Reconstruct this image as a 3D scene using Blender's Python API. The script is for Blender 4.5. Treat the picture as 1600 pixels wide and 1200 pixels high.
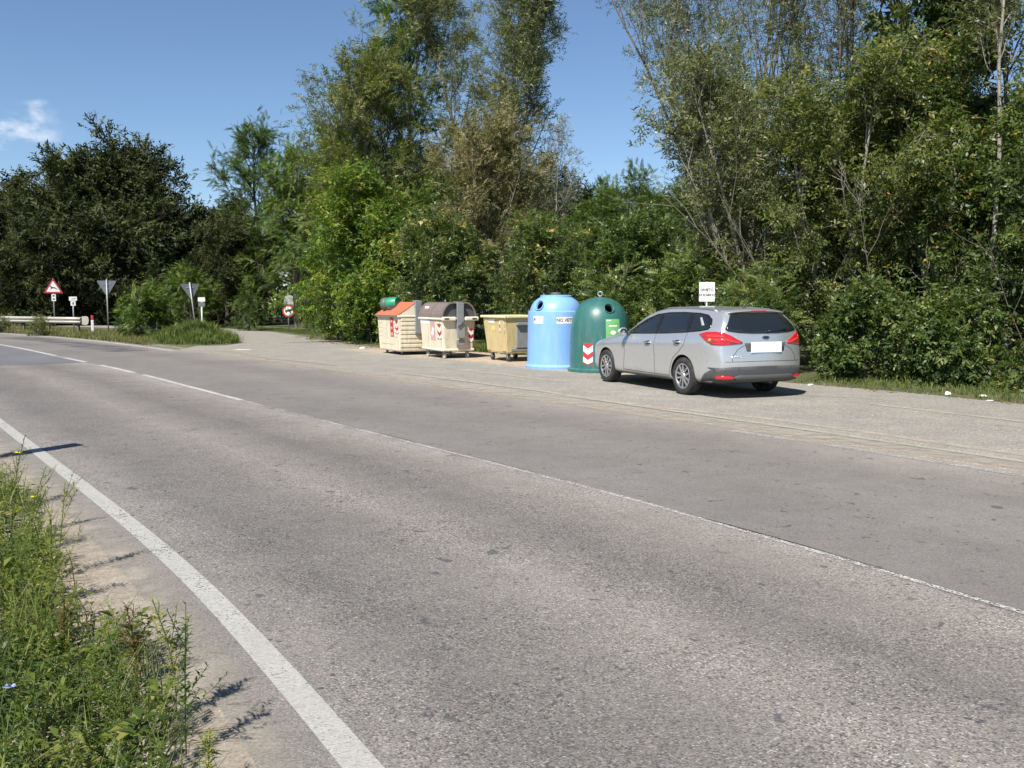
import bpy, bmesh, math, random
import numpy as np
from mathutils import Vector, Matrix
from mathutils.bvhtree import BVHTree
from mathutils.geometry import delaunay_2d_cdt, tessellate_polygon

for o in list(bpy.data.objects): bpy.data.objects.remove(o, do_unlink=True)
scene = bpy.context.scene
COL = scene.collection
R = math.radians

# ---------------------------------------------------------------- camera, sky, sun, exposure
cam_d = bpy.data.cameras.new('camera'); cam = bpy.data.objects.new('camera', cam_d); COL.objects.link(cam)
cam.location = (0, 0, 1.6); cam.rotation_euler = (R(90 - 5.23), 0, 0)
cam_d.sensor_width = 36; cam_d.lens = 36 * 1443 / 1600; cam_d.clip_end = 6000; cam_d.clip_start = 0.05
scene.camera = cam
scene.render.resolution_x = 1024; scene.render.resolution_y = 768
vs = scene.view_settings
vs.view_transform = 'Standard'; vs.look = 'None'; vs.gamma = 1.0; vs.exposure = 0.78; vs.use_curve_mapping = False

SUN_AZ = 28.0      # the sun stands behind the camera, this many degrees to its left
SUN_EL = 50.0
world = bpy.data.worlds.new('World'); scene.world = world; world.use_nodes = True
wn = world.node_tree; wn.nodes.clear()
wo = wn.nodes.new('ShaderNodeOutputWorld'); wb = wn.nodes.new('ShaderNodeBackground')
sky = wn.nodes.new('ShaderNodeTexSky'); sky.sky_type = 'NISHITA'; sky.sun_disc = False
sky.sun_elevation = R(SUN_EL); sky.sun_rotation = R(180 + SUN_AZ)
sky.altitude = 100; sky.air_density = 0.9; sky.dust_density = 0.0; sky.ozone_density = 4.5
# broken cumulus low over the horizon: noise on the view direction, a bank that is densest to the west
tc = wn.nodes.new('ShaderNodeTexCoord'); mp = wn.nodes.new('ShaderNodeMapping')
mp.inputs['Location'].default_value = (5.37, 0.5, 0.045); mp.inputs['Scale'].default_value = (1.0, 1.0, 1.9)
nz = wn.nodes.new('ShaderNodeTexNoise'); nz.inputs['Scale'].default_value = 11.0; nz.inputs['Detail'].default_value = 9.0
nz.inputs['Roughness'].default_value = 0.55
sp = wn.nodes.new('ShaderNodeSeparateXYZ')
wn.links.new(tc.outputs['Generated'], mp.inputs['Vector']); wn.links.new(mp.outputs['Vector'], nz.inputs['Vector'])
wn.links.new(tc.outputs['Generated'], sp.inputs['Vector'])
def wmath(op, a, b=None, c=None):
    n = wn.nodes.new('ShaderNodeMath'); n.operation = op
    for i, v in enumerate((a, b, c)):
        if v is None: continue
        if isinstance(v, (int, float)): n.inputs[i].default_value = v
        else: wn.links.new(v, n.inputs[i])
    return n.outputs[0]
def wrange(v, a, b, c, d):
    n = wn.nodes.new('ShaderNodeMapRange'); n.interpolation_type = 'SMOOTHSTEP'
    wn.links.new(v, n.inputs['Value'])
    for k, q in zip(('From Min', 'From Max', 'To Min', 'To Max'), (a, b, c, d)): n.inputs[k].default_value = q
    return n.outputs['Result']
bank = wrange(sp.outputs['X'], -0.448, -0.418, 1.0, 0.0)       # clouds thin out towards the east
low = wrange(sp.outputs['Z'], 0.225, 0.17, 0.0, 1.0)
cov = wmath('MULTIPLY', bank, low)
thr = wmath('SUBTRACT', nz.outputs['Fac'], wmath('SUBTRACT', 0.66, wmath('MULTIPLY', cov, 0.17)))
cm = wrange(thr, 0.0, 0.13, 0.0, 0.62)
cm = wmath('MULTIPLY', cm, cov)
mx = wn.nodes.new('ShaderNodeMix'); mx.data_type = 'RGBA'
wn.links.new(cm, mx.inputs['Factor']); wn.links.new(sky.outputs['Color'], mx.inputs['A'])
mx.inputs['B'].default_value = (8.2, 8.6, 9.2, 1)
wn.links.new(mx.outputs['Result'], wb.inputs['Color']); wb.inputs['Strength'].default_value = 0.074
wn.links.new(wb.outputs['Background'], wo.inputs['Surface'])

sd = bpy.data.lights.new('sun', 'SUN'); sun = bpy.data.objects.new('sun', sd); COL.objects.link(sun)
sd.energy = 4.7; sd.angle = R(0.53); sd.color = (1.0, 0.95, 0.87)
sdir = Vector((-math.sin(R(SUN_AZ)) * math.cos(R(SUN_EL)), -math.cos(R(SUN_AZ)) * math.cos(R(SUN_EL)), math.sin(R(SUN_EL))))
sun.rotation_euler = sdir.to_track_quat('Z', 'Y').to_euler(); sun.location = sdir * 60
SUNV = np.array(sdir)

# ---------------------------------------------------------------- helpers: objects
def link(o, parent=None):
    COL.objects.link(o)
    if parent is not None: o.parent = parent
    return o
def tag(o, label=None, cat=None, group=None, kind=None):
    if label: o['label'] = label
    if cat: o['category'] = cat
    if group: o['group'] = group
    if kind: o['kind'] = kind
    return o
def thing(name, loc, rz, label, cat, group=None):
    o = bpy.data.objects.new(name, None); link(o)
    o.location = loc; o.rotation_euler = (0, 0, rz); o.empty_display_size = 0.2
    return tag(o, label, cat, group)
def mesh_arrays(name, V, F, mat=None, smooth=False, tint=None, uv=None):
    """V (n,3); F (m,k) array of polygons of one size k."""
    V = np.asarray(V, np.float32).reshape(-1, 3); F = np.asarray(F, np.int32)
    me = bpy.data.meshes.new(name); m, k = F.shape
    me.vertices.add(len(V)); me.vertices.foreach_set('co', V.ravel())
    me.loops.add(m * k); me.loops.foreach_set('vertex_index', F.ravel())
    me.polygons.add(m); me.polygons.foreach_set('loop_start', np.arange(0, m * k, k, dtype=np.int32))
    try: me.polygons.foreach_set('loop_total', np.full(m, k, np.int32))
    except Exception: pass
    if tint is not None:
        a = me.attributes.new('tint', 'FLOAT', 'POINT'); a.data.foreach_set('value', np.asarray(tint, np.float32))
    if uv is not None:
        l = me.uv_layers.new(name='UVMap'); l.data.foreach_set('uv', np.asarray(uv, np.float32)[F.ravel()].ravel())
    me.update(calc_edges=True); me.validate()
    if smooth: me.shade_smooth()
    if mat: me.materials.append(mat)
    return me
def obj_arrays(name, V, F, mat, parent=None, **kw):
    return link(bpy.data.objects.new(name, mesh_arrays(name, V, F, mat, **kw)), parent)
def bm_obj(name, bm, mat, parent=None, smooth=False, bevel=0, seg=2, angle=35):
    bmesh.ops.recalc_face_normals(bm, faces=bm.faces)
    me = bpy.data.meshes.new(name); bm.to_mesh(me); bm.free()
    if mat: me.materials.append(mat)
    if smooth: me.shade_smooth()
    o = link(bpy.data.objects.new(name, me), parent)
    if bevel:
        b = o.modifiers.new('bevel', 'BEVEL'); b.width = bevel; b.segments = seg; b.limit_method = 'ANGLE'; b.angle_limit = R(angle)
        b.harden_normals = False
    return o
def copy_tree(o, parent=None):
    c = o.copy(); COL.objects.link(c); c.parent = parent
    for ch in list(o.children): copy_tree(ch, c)
    return c

# ---------------------------------------------------------------- helpers: shapes in a bmesh
def box(bm, x0, x1, y0, y1, z0, z1, top=(1, 1), M=None):
    """box; top = scale of the upper face in x and y about the middle"""
    cx, cy = (x0 + x1) / 2, (y0 + y1) / 2
    vs_ = []
    for z, s in ((z0, (1, 1)), (z1, top)):
        for x, y in ((x0, y0), (x1, y0), (x1, y1), (x0, y1)):
            p = Vector((cx + (x - cx) * s[0], cy + (y - cy) * s[1], z))
            vs_.append(bm.verts.new(M @ p if M else p))
    for f in ((3, 2, 1, 0), (4, 5, 6, 7), (0, 1, 5, 4), (1, 2, 6, 5), (2, 3, 7, 6), (3, 0, 4, 7)):
        bm.faces.new([vs_[i] for i in f])
    return vs_
def prism(bm, poly, y0, y1, M=None, axis='Y'):
    """polygon of (a, b) extruded: axis Y: (a,y,b); axis X: (x,a,b); axis Z: (a,b,z)"""
    def P(a, b, t):
        p = Vector((a, t, b)) if axis == 'Y' else Vector((t, a, b)) if axis == 'X' else Vector((a, b, t))
        return M @ p if M else p
    A = [bm.verts.new(P(a, b, y0)) for a, b in poly]; B = [bm.verts.new(P(a, b, y1)) for a, b in poly]
    bm.faces.new(A); bm.faces.new(B[::-1])
    n = len(poly)
    for i in range(n): bm.faces.new((A[i], B[i], B[(i + 1) % n], A[(i + 1) % n]))
def lathe(bm, prof, n=48, M=None, axis='Z'):
    rings = []
    for r, z in prof:
        if r < 1e-6:
            p = Vector((0, 0, z)) if axis == 'Z' else Vector((0, z, 0))
            rings.append([bm.verts.new(M @ p if M else p)]); continue
        ring = []
        for i in range(n):
            a = 2 * math.pi * i / n
            p = Vector((r * math.cos(a), r * math.sin(a), z)) if axis == 'Z' else Vector((r * math.cos(a), z, r * math.sin(a)))
            ring.append(bm.verts.new(M @ p if M else p))
        rings.append(ring)
    for a, b in zip(rings, rings[1:]):
        for i in range(n):
            j = (i + 1) % n
            if len(a) == 1 and len(b) == 1: continue
            if len(a) == 1: bm.faces.new((a[0], b[i], b[j]))
            elif len(b) == 1: bm.faces.new((a[i], a[j], b[0]))
            else: bm.faces.new((a[i], a[j], b[j], b[i]))
    return rings
def tube(bm, pts, rad, n=8, M=None, cap=True):
    pts = [Vector(p) for p in pts]
    if not hasattr(rad, '__len__'): rad = [rad] * len(pts)
    prev = None; rings = []
    for i, p in enumerate(pts):
        d = (pts[min(i + 1, len(pts) - 1)] - pts[max(i - 1, 0)]).normalized()
        u = d.orthogonal().normalized() if prev is None else (prev - d * prev.dot(d)).normalized()
        prev = u; w = d.cross(u)
        ring = []
        for k in range(n):
            a = 2 * math.pi * k / n
            q = p + (u * math.cos(a) + w * math.sin(a)) * rad[i]
            ring.append(bm.verts.new(M @ q if M else q))
        rings.append(ring)
    for a, b in zip(rings, rings[1:]):
        for k in range(n): bm.faces.new((a[k], a[(k + 1) % n], b[(k + 1) % n], b[k]))
    if cap: bm.faces.new(rings[0][::-1]); bm.faces.new(rings[-1])
def rounded(x0, x1, z0, z1, r, n=5):
    pts = []
    for cx, cz, a0 in ((x1 - r, z1 - r, 0), (x0 + r, z1 - r, 90), (x0 + r, z0 + r, 180), (x1 - r, z0 + r, 270)):
        for i in range(n + 1):
            a = R(a0 + 90 * i / n); pts.append((cx + r * math.cos(a), cz + r * math.sin(a)))
    return pts
def evaluated(o):
    dg = bpy.context.evaluated_depsgraph_get(); dg.update()
    return bpy.data.meshes.new_from_object(o.evaluated_get(dg), preserve_all_data_layers=True, depsgraph=dg)
def bake(o):
    me = evaluated(o); old = o.data; o.modifiers.clear(); o.data = me
    if old.users == 0: bpy.data.meshes.remove(old)
    return o
def boolean_cut(o, cutters):
    for c in cutters:
        m = o.modifiers.new('cut', 'BOOLEAN'); m.operation = 'DIFFERENCE'; m.object = c; m.solver = 'EXACT'
        try: m.material_mode = 'TRANSFER'
        except Exception: pass
    bake(o)
    for c in cutters:
        me = c.data; bpy.data.objects.remove(c, do_unlink=True); bpy.data.meshes.remove(me)
def fill2d(poly, step):
    """triangulate a polygon with inner grid points; returns points and triangles"""
    pts = []; n = len(poly)
    for i in range(n):
        a = Vector(poly[i]); b = Vector(poly[(i + 1) % n]); k = max(1, int(math.ceil((b - a).length / step)))
        for j in range(k): pts.append(a.lerp(b, j / k))
    nb = len(pts); edges = [(i, (i + 1) % nb) for i in range(nb)]
    P = np.array([tuple(p) for p in pts]); lo = P.min(0); hi = P.max(0)
    xs, ys = P[:, 0], P[:, 1]
    def inside(x, y):
        c = False; j = nb - 1
        for i in range(nb):
            if (ys[i] > y) != (ys[j] > y) and x < (xs[j] - xs[i]) * (y - ys[i]) / (ys[j] - ys[i]) + xs[i]: c = not c
            j = i
        return c
    gx = np.arange(lo[0] + step * .5, hi[0], step); gy = np.arange(lo[1] + step * .5, hi[1], step)
    for x in gx:
        for y in gy:
            if inside(x, y) and np.min((xs - x) ** 2 + (ys - y) ** 2) > (step * .35) ** 2: pts.append(Vector((x, y)))
    r = delaunay_2d_cdt([Vector(p) for p in pts], edges, [], 1, 1e-5)
    return [tuple(p) for p in r[0]], [tuple(f) for f in r[2]], nb
def decal(name, polys, mapfn, mat, parent, step=0.06):
    """flat print or sheet laid on a surface; mapfn(u, v) gives the point in the thing's frame"""
    bm = bmesh.new()
    for poly in polys:
        P, T, _ = fill2d(poly, step)
        v = [bm.verts.new(mapfn(*p)) for p in P]
        for t in T:
            try: bm.faces.new([v[i] for i in t])
            except ValueError: pass
    me = bpy.data.meshes.new(name); bm.to_mesh(me); bm.free(); me.materials.append(mat)
    return link(bpy.data.objects.new(name, me), parent)
def text_mesh(name, s, size, mapfn, mat, parent, bold=0.0, sx=1.0):
    c = bpy.data.curves.new(name, 'FONT'); c.body = s; c.size = size; c.align_x = 'CENTER'; c.align_y = 'CENTER'
    c.offset = bold; c.resolution_u = 2
    o = bpy.data.objects.new(name, c); COL.objects.link(o)
    me = evaluated(o); bpy.data.objects.remove(o, do_unlink=True); bpy.data.curves.remove(c)
    for v in me.vertices: v.co = mapfn(v.co.x * sx, v.co.y)
    me.materials.clear(); me.materials.append(mat)
    return link(bpy.data.objects.new(name, me), parent)

# ---------------------------------------------------------------- helpers: materials
class NT:
    def __init__(s, name):
        s.m = bpy.data.materials.new(name); s.m.use_nodes = True; s.t = s.m.node_tree; s.t.nodes.clear()
        s.out = s.n('ShaderNodeOutputMaterial'); s._geo = None
    def n(s, t, **kw):
        d = s.t.nodes.new(t)
        for k, v in kw.items(): setattr(d, k, v)
        return d
    def set(s, sock, v):
        if isinstance(v, bpy.types.NodeSocket): s.t.links.new(v, sock)
        elif isinstance(v, (tuple, list)) and len(v) == 3 and sock.type == 'RGBA': sock.default_value = (*v, 1)
        else: sock.default_value = v
    def coord(s, kind='Object', scale=None, loc=None, rot=None):
        o = s.n('ShaderNodeTexCoord').outputs[kind]
        if scale is None and loc is None and rot is None: return o
        m = s.n('ShaderNodeMapping'); s.set(m.inputs['Vector'], o)
        if scale is not None: m.inputs['Scale'].default_value = scale if hasattr(scale, '__len__') else (scale,) * 3
        if loc: m.inputs['Location'].default_value = loc
        if rot: m.inputs['Rotation'].default_value = rot
        return m.outputs['Vector']
    def pos(s): return s.n('ShaderNodeNewGeometry').outputs['Position']
    def noise(s, vec, scale, detail=4, rough=.55, out='Fac', dist=0):
        d = s.n('ShaderNodeTexNoise'); s.set(d.inputs['Vector'], vec); d.inputs['Scale'].default_value = scale
        d.inputs['Detail'].default_value = detail; d.inputs['Roughness'].default_value = rough; d.inputs['Distortion'].default_value = dist
        return d.outputs[out]
    def voro(s, vec, scale, out='Color', feature='F1', rnd=1.0):
        d = s.n('ShaderNodeTexVoronoi', feature=feature); s.set(d.inputs['Vector'], vec); d.inputs['Scale'].default_value = scale
        d.inputs['Randomness'].default_value = rnd
        return d.outputs[out]
    def math(s, op, a, b=0.0, c=None, clamp=False):
        d = s.n('ShaderNodeMath', operation=op, use_clamp=clamp); s.set(d.inputs[0], a); s.set(d.inputs[1], b)
        if c is not None: s.set(d.inputs[2], c)
        return d.outputs[0]
    def rng(s, v, a, b, c=0.0, d=1.0, smooth=True):
        q = s.n('ShaderNodeMapRange'); q.interpolation_type = 'SMOOTHSTEP' if smooth else 'LINEAR'; q.clamp = True
        s.set(q.inputs['Value'], v)
        for k, x in zip(('From Min', 'From Max', 'To Min', 'To Max'), (a, b, c, d)): q.inputs[k].default_value = x
        return q.outputs['Result']
    def ramp(s, v, stops, mode='LINEAR'):
        d = s.n('ShaderNodeValToRGB'); d.color_ramp.interpolation = mode; s.set(d.inputs['Fac'], v)
        e = d.color_ramp.elements
        while len(e) > 1: e.remove(e[-1])
        for i, (p, c) in enumerate(stops):
            q = e[0] if i == 0 else e.new(p)
            q.position = p; q.color = (*c, 1) if hasattr(c, '__len__') else (c, c, c, 1)
        return d.outputs['Color']
    def mix(s, f, a, b, blend='MIX'):
        d = s.n('ShaderNodeMix', data_type='RGBA', blend_type=blend); s.set(d.inputs['Factor'], f)
        s.set(d.inputs['A'], a); s.set(d.inputs['B'], b); return d.outputs['Result']
    def xyz(s, v):
        d = s.n('ShaderNodeSeparateXYZ'); s.set(d.inputs[0], v); return d.outputs
    def attr(s, name):
        return s.n('ShaderNodeAttribute', attribute_name=name).outputs
    def bump(s, h, strength=.3, dist=.01):
        d = s.n('ShaderNodeBump'); s.set(d.inputs['Height'], h); d.inputs['Strength'].default_value = strength
        d.inputs['Distance'].default_value = dist; return d.outputs['Normal']
    def bsdf(s, col, rough=.6, metal=0.0, normal=None, spec=None, coat=0.0, alpha=None, emit=None, coat_rough=.05, trans=None):
        b = s.n('ShaderNodeBsdfPrincipled'); s.set(b.inputs['Base Color'], col); s.set(b.inputs['Roughness'], rough)
        s.set(b.inputs['Metallic'], metal)
        if normal is not None: s.set(b.inputs['Normal'], normal)
        if spec is not None: s.set(b.inputs['Specular IOR Level'], spec)
        if coat: b.inputs['Coat Weight'].default_value = coat; b.inputs['Coat Roughness'].default_value = coat_rough
        if alpha is not None: s.set(b.inputs['Alpha'], alpha)
        if trans is not None: b.inputs['Transmission Weight'].default_value = trans
        s.t.links.new(b.outputs[0], s.out.inputs['Surface']); return s.m
def plain(name, col, rough=.5, metal=0.0, var=.12, scale=6.0, dirt=None, coat=0.0, spec=None, streak=False):
    """painted or moulded surface with slight tonal wear"""
    t = NT(name); v = t.coord('Object', scale=(1, 1, .25) if streak else None)
    a = t.noise(v, scale, 6, .6); b = t.noise(v, scale * 9, 3, .6)
    c = t.mix(t.rng(a, .3, .75, 0, var), col, tuple(x * .45 for x in col))
    c = t.mix(t.rng(b, .55, .8, 0, var * .7), c, tuple(min(1, x * 1.25) for x in col))
    if dirt:
        z = t.xyz(t.coord('Object'))[2]
        m = t.math('MULTIPLY', t.rng(t.noise(v, scale * 1.7, 7, .7), .46, .66), dirt[1])
        c = t.mix(m, c, dirt[0])
    return t.bsdf(c, t.rng(b, .2, .8, rough * .85, min(1, rough * 1.2)), metal, coat=coat, spec=spec)
# ---------------------------------------------------------------- the road's axis
rng = np.random.default_rng(7); random.seed(7)
CTRL = np.array([(27.6, -38.6), (17.6, -21.3), (7.57, -4.1), (2.57, 4.51), (1.0, 7.1), (-1.5, 10.6), (-4.4, 14.6), (-8.6, 20.5), (-11.4, 24.1),
                 (-17.6, 32.0), (-22.6, 37.4), (-27.2, 41.6), (-35, 47.6), (-46, 54), (-62, 61), (-85, 68)], float)
def catmull(P, n=14):
    out = []
    for i in range(1, len(P) - 2):
        a, b, c, d = P[i - 1], P[i], P[i + 1], P[i + 2]
        for k in range(n):
            t = k / n
            out.append(.5 * ((2 * b) + (c - a) * t + (2 * a - 5 * b + 4 * c - d) * t ** 2 + (3 * b - a - 3 * c + d) * t ** 3))
    return np.array(out)
AX = catmull(CTRL)
_seg = np.linalg.norm(np.diff(AX, axis=0), axis=1); _s = np.r_[0, np.cumsum(_seg)]
S_ = np.arange(0, _s[-1], .5)
AX = np.c_[np.interp(S_, _s, AX[:, 0]), np.interp(S_, _s, AX[:, 1])]
for _ in range(12): AX[1:-1] = (AX[:-2] + AX[1:-1] * 2 + AX[2:]) / 4
TAN = np.gradient(AX, axis=0); TAN /= np.linalg.norm(TAN, axis=1)[:, None]
NRM = np.c_[TAN[:, 1], -TAN[:, 0]]                       # points away from the camera, across the road
def s_of(x, y): return S_[np.argmin((AX[:, 0] - x) ** 2 + (AX[:, 1] - y) ** 2)]
def road_pt(s, v):
    i = s / .5; k = int(np.clip(i, 0, len(AX) - 2)); t = i - k
    return (AX[k] * (1 - t) + AX[k + 1] * t) + (NRM[k] * (1 - t) + NRM[k + 1] * t) * v
def v_of(x, y):
    """signed distance from the road axis and arc length, vectorised"""
    P = np.c_[np.atleast_1d(x), np.atleast_1d(y)]
    d = ((P[:, None, :] - AX[None]) ** 2).sum(2); k = d.argmin(1)
    return ((P - AX[k]) * NRM[k]).sum(1), S_[k]
def ribbon(name, s0, s1, v0, v1, z, mat, cols=2, step=.5, wob=0, parent=None, seed=0):
    rg = np.random.default_rng(seed)
    n = max(2, int((s1 - s0) / step) + 1); ss = np.linspace(s0, s1, n); vv = np.linspace(v0, v1, cols)
    V = []; UV = []; TI = []
    w0 = np.convolve(rg.normal(0, wob, n + 8), np.ones(9) / 3, 'valid') if wob else np.zeros(n)
    w1 = np.convolve(rg.normal(0, wob, n + 8), np.ones(9) / 3, 'valid') if wob else np.zeros(n)
    for i, s in enumerate(ss):
        for j, v in enumerate(vv):
            t = j / (cols - 1); q = v + w0[i] * (1 - t) + w1[i] * t
            p = road_pt(s, q); V.append((p[0], p[1], z)); UV.append((s, q)); TI.append(1 - abs(2 * t - 1))
    F = [(i * cols + j, i * cols + j + 1, (i + 1) * cols + j + 1, (i + 1) * cols + j) for i in range(n - 1) for j in range(cols - 1)]
    F = [f[::-1] for f in F]
    o = obj_arrays(name, V, F, mat, parent, uv=UV, tint=TI)
    return tag(o, kind='structure') if parent is None else o

# ---------------------------------------------------------------- materials of the ground
def mat_ground():
    t = NT('soil_and_grass'); p = t.pos()
    a = t.noise(p, .7, 8, .65); b = t.noise(p, 9, 6, .7)
    c = t.ramp(a, [(.3, (.045, .05, .02)), (.5, (.075, .085, .03)), (.7, (.13, .11, .065))])
    c = t.mix(t.rng(b, .5, .75), c, (.16, .13, .085))
    return t.bsdf(c, .95, normal=t.bump(b, .6, .05))
def mat_asphalt():
    t = NT('worn_asphalt'); p = t.pos()
    uv = t.n('ShaderNodeUVMap').outputs[0]; u, v, _ = t.xyz(uv)
    wob = t.noise(p, .5, 3); vw = t.math('ADD', v, t.math('MULTIPLY', t.math('SUBTRACT', wob, .5), .5))
    fine = t.voro(p, 128)
    sc = t.n('ShaderNodeSeparateColor'); t.set(sc.inputs[0], fine); r0, r1 = sc.outputs[0], sc.outputs[1]
    sc2 = t.n('ShaderNodeSeparateColor'); t.set(sc2.inputs[0], t.voro(p, 46)); q0 = sc2.outputs[0]
    big = t.noise(p, .35, 5, .6); mid = t.noise(p, 3.2, 6, .65)
    # binder tone across the lane: dusty between the wheel tracks and at the joint, darker in the tracks
    m01 = t.rng(vw, -4.6, 4.6, 0, 1, smooth=False)
    def at(x): return (x + 4.6) / 9.2
    band = t.ramp(m01, [(at(-4.0), (0.257, 0.236, 0.214)), (at(-3.65), (0.197, 0.187, 0.176)), (at(-3.2), (0.206, 0.194, 0.185)), (at(-2.8), (0.149, 0.142, 0.136)), (at(-2.2), (0.171, 0.161, 0.153)),
                        (at(-1.75), (0.226, 0.210, 0.195)), (at(-1.05), (0.157, 0.149, 0.142)), (at(-.6), (0.203, 0.188, 0.174)), (at(-.2), (0.263, 0.241, 0.220)), (at(.03), (0.260, 0.240, 0.221)),
                        (at(.08), (0.177, 0.169, 0.162)), (at(.9), (0.170, 0.162, 0.155)), (at(1.8), (0.189, 0.180, 0.168)), (at(2.5), (0.176, 0.167, 0.158)), (at(3.1), (0.205, 0.191, 0.176)), (at(3.7), (0.248, 0.227, 0.206))])
    nearl = t.math('MULTIPLY', t.rng(v, .0, .1, 1, 0), t.rng(v, -3.5, -3.2, .25, 1))
    # stones: pale and dark chips, coarser on the near lane
    coarse = t.math('MULTIPLY', nearl, t.rng(t.noise(p, 1.1, 4), .35, .65, .45, 1.0))
    chip = t.ramp(r0, [(0, .26), (.14, .5), (.35, .82), (.6, 1.0), (.82, 1.1), (.93, 1.4), (1, 2.1)])
    chip2 = t.ramp(r0, [(0, .72), (.2, .88), (.6, 1.0), (.9, 1.12), (1, 1.3)])
    ch = t.mix(coarse, chip2, chip)
    hue = t.ramp(r1, [(0, (.97, .985, 1.0)), (.5, (1.0, .99, .97)), (1, (1.08, .98, .89))])
    c = t.mix(1.0, band, ch, 'MULTIPLY'); c = t.mix(1.0, c, hue, 'MULTIPLY')
    c = t.mix(1.0, c, t.ramp(big, [(.3, .86), (.7, 1.12)]), 'MULTIPLY')
    c = t.mix(1.0, c, t.ramp(mid, [(.3, .9), (.7, 1.08)]), 'MULTIPLY')
    # rare tar spots and lost stones
    spot = t.math('MULTIPLY', t.rng(q0, .970, .975), t.rng(t.noise(p, 2.1, 2), .45, .6))
    c = t.mix(t.math('MULTIPLY', spot, .75), c, (.05, .05, .055))
    blot = t.rng(t.noise(p, 5.5, 3, .5, dist=.4), .675, .70)
    c = t.mix(t.math('MULTIPLY', blot, .7), c, (.06, .06, .065))
    h = t.math('ADD', t.math('MULTIPLY', t.voro(p, 105, out='Distance'), -1.0), t.math('MULTIPLY', mid, .6))
    return t.bsdf(c, t.rng(r1, 0, 1, .68, .92), normal=t.bump(h, .5, .006), spec=.35)
def mat_layby():
    t = NT('gravelly_asphalt'); p = t.pos()
    sc = t.n('ShaderNodeSeparateColor'); t.set(sc.inputs[0], t.voro(p, 60)); r0, r1 = sc.outputs[0], sc.outputs[1]
    sand = t.attr('tint')[2]
    n = t.noise(p, 1.3, 7, .65); n2 = t.noise(p, 7, 5, .7)
    c = t.ramp(n, [(.3, (.225, .213, .192)), (.55, (.268, .252, .224)), (.75, (.315, .288, .25))])
    sm = t.rng(t.math('ADD', sand, t.math('MULTIPLY', t.math('SUBTRACT', n2, .5), 1.1)), .35, .75)
    c = t.mix(sm, c, t.ramp(n2, [(.3, (.36, .285, .215)), (.7, (.44, .36, .28))]))
    c = t.mix(1.0, c, t.ramp(r0, [(0, .6), (.2, .85), (.6, 1.0), (.88, 1.15), (1, 1.6)]), 'MULTIPLY')
    c = t.mix(1.0, c, t.ramp(r1, [(0, (.95, 1, 1.03)), (1, (1.06, 1, .92))]), 'MULTIPLY')
    c = t.mix(t.math('MULTIPLY', t.rng(t.noise(p, 3.3, 4, dist=.5), .64, .72), .5), c, (.12, .115, .11))
    h = t.math('ADD', t.voro(p, 60, out='Distance'), n2)
    return t.bsdf(c, .9, normal=t.bump(h, .5, .012), spec=.3)
def mat_paint(name, col, wear, edge=.0):
    t = NT(name); p = t.pos()
    sc = t.n('ShaderNodeSeparateColor'); t.set(sc.inputs[0], t.voro(p, 105)); r0 = sc.outputs[0]
    n = t.noise(p, 1.6, 6, .7); n2 = t.noise(p, 26, 4, .7)
    c = t.mix(1.0, col, t.ramp(r0, [(0, .72), (.3, .92), (.8, 1.03), (1, 1.15)]), 'MULTIPLY')
    c = t.mix(t.rng(n, .4, .7, 0, .35), c, tuple(x * .72 for x in col))
    w = t.math('ADD', t.math('MULTIPLY', n, .55), t.math('ADD', t.math('MULTIPLY', n2, .35), t.math('MULTIPLY', r0, .25)))
    al = t.rng(w, wear - .05, wear + .05)
    return t.bsdf(c, .75, alpha=al, normal=t.bump(t.voro(p, 105, out='Distance'), .35, .005))
def mat_dust(name, col, lo, hi, sc=2.2, amax=.9):
    t = NT(name); p = t.pos(); uv = t.n('ShaderNodeUVMap').outputs[0]
    n = t.noise(p, sc, 4, .6); n2 = t.noise(p, 60, 3, .7)
    c = t.mix(1.0, col, t.ramp(n2, [(.2, .75), (.8, 1.2)]), 'MULTIPLY')
    across = t.rng(t.attr('tint')[2], .0, .85)
    a = t.math('MULTIPLY', across, t.rng(t.math('ADD', n, t.math('MULTIPLY', t.math('SUBTRACT', n2, .5), .35)), lo, hi, .15, 1))
    return t.bsdf(c, .95, alpha=t.math('MULTIPLY', a, amax))
def mat_verge():
    t = NT('sandy_verge'); p = t.pos(); n = t.noise(p, 2.5, 7, .7); n2 = t.noise(p, 22, 5, .7)
    sc = t.n('ShaderNodeSeparateColor'); t.set(sc.inputs[0], t.voro(p, 75)); r0 = sc.outputs[0]
    c = t.ramp(n, [(.3, (.27, .225, .17)), (.6, (.36, .3, .235)), (.8, (.42, .36, .29))])
    c = t.mix(1.0, c, t.ramp(r0, [(0, .5), (.15, .8), (.7, 1.05), (.93, 1.15), (1, 1.7)]), 'MULTIPLY')
    c = t.mix(t.rng(n2, .58, .8, 0, .7), c, (.13, .1, .065))
    return t.bsdf(c, .95, normal=t.bump(t.math('ADD', n2, r0), .6, .02))
M_ASPH = mat_asphalt()

# ---------------------------------------------------------------- the setting
E_ = 1600.0
tag(obj_arrays('ground', [(-E_, -E_, 0), (E_, -E_, 0), (E_, E_, 0), (-E_, E_, 0)], [(0, 1, 2, 3)], mat_ground()), kind='structure')
S_END = S_[-1] - 1
ribbon('road', 0, S_END, -3.72, 3.85, .012, M_ASPH, cols=17)
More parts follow.
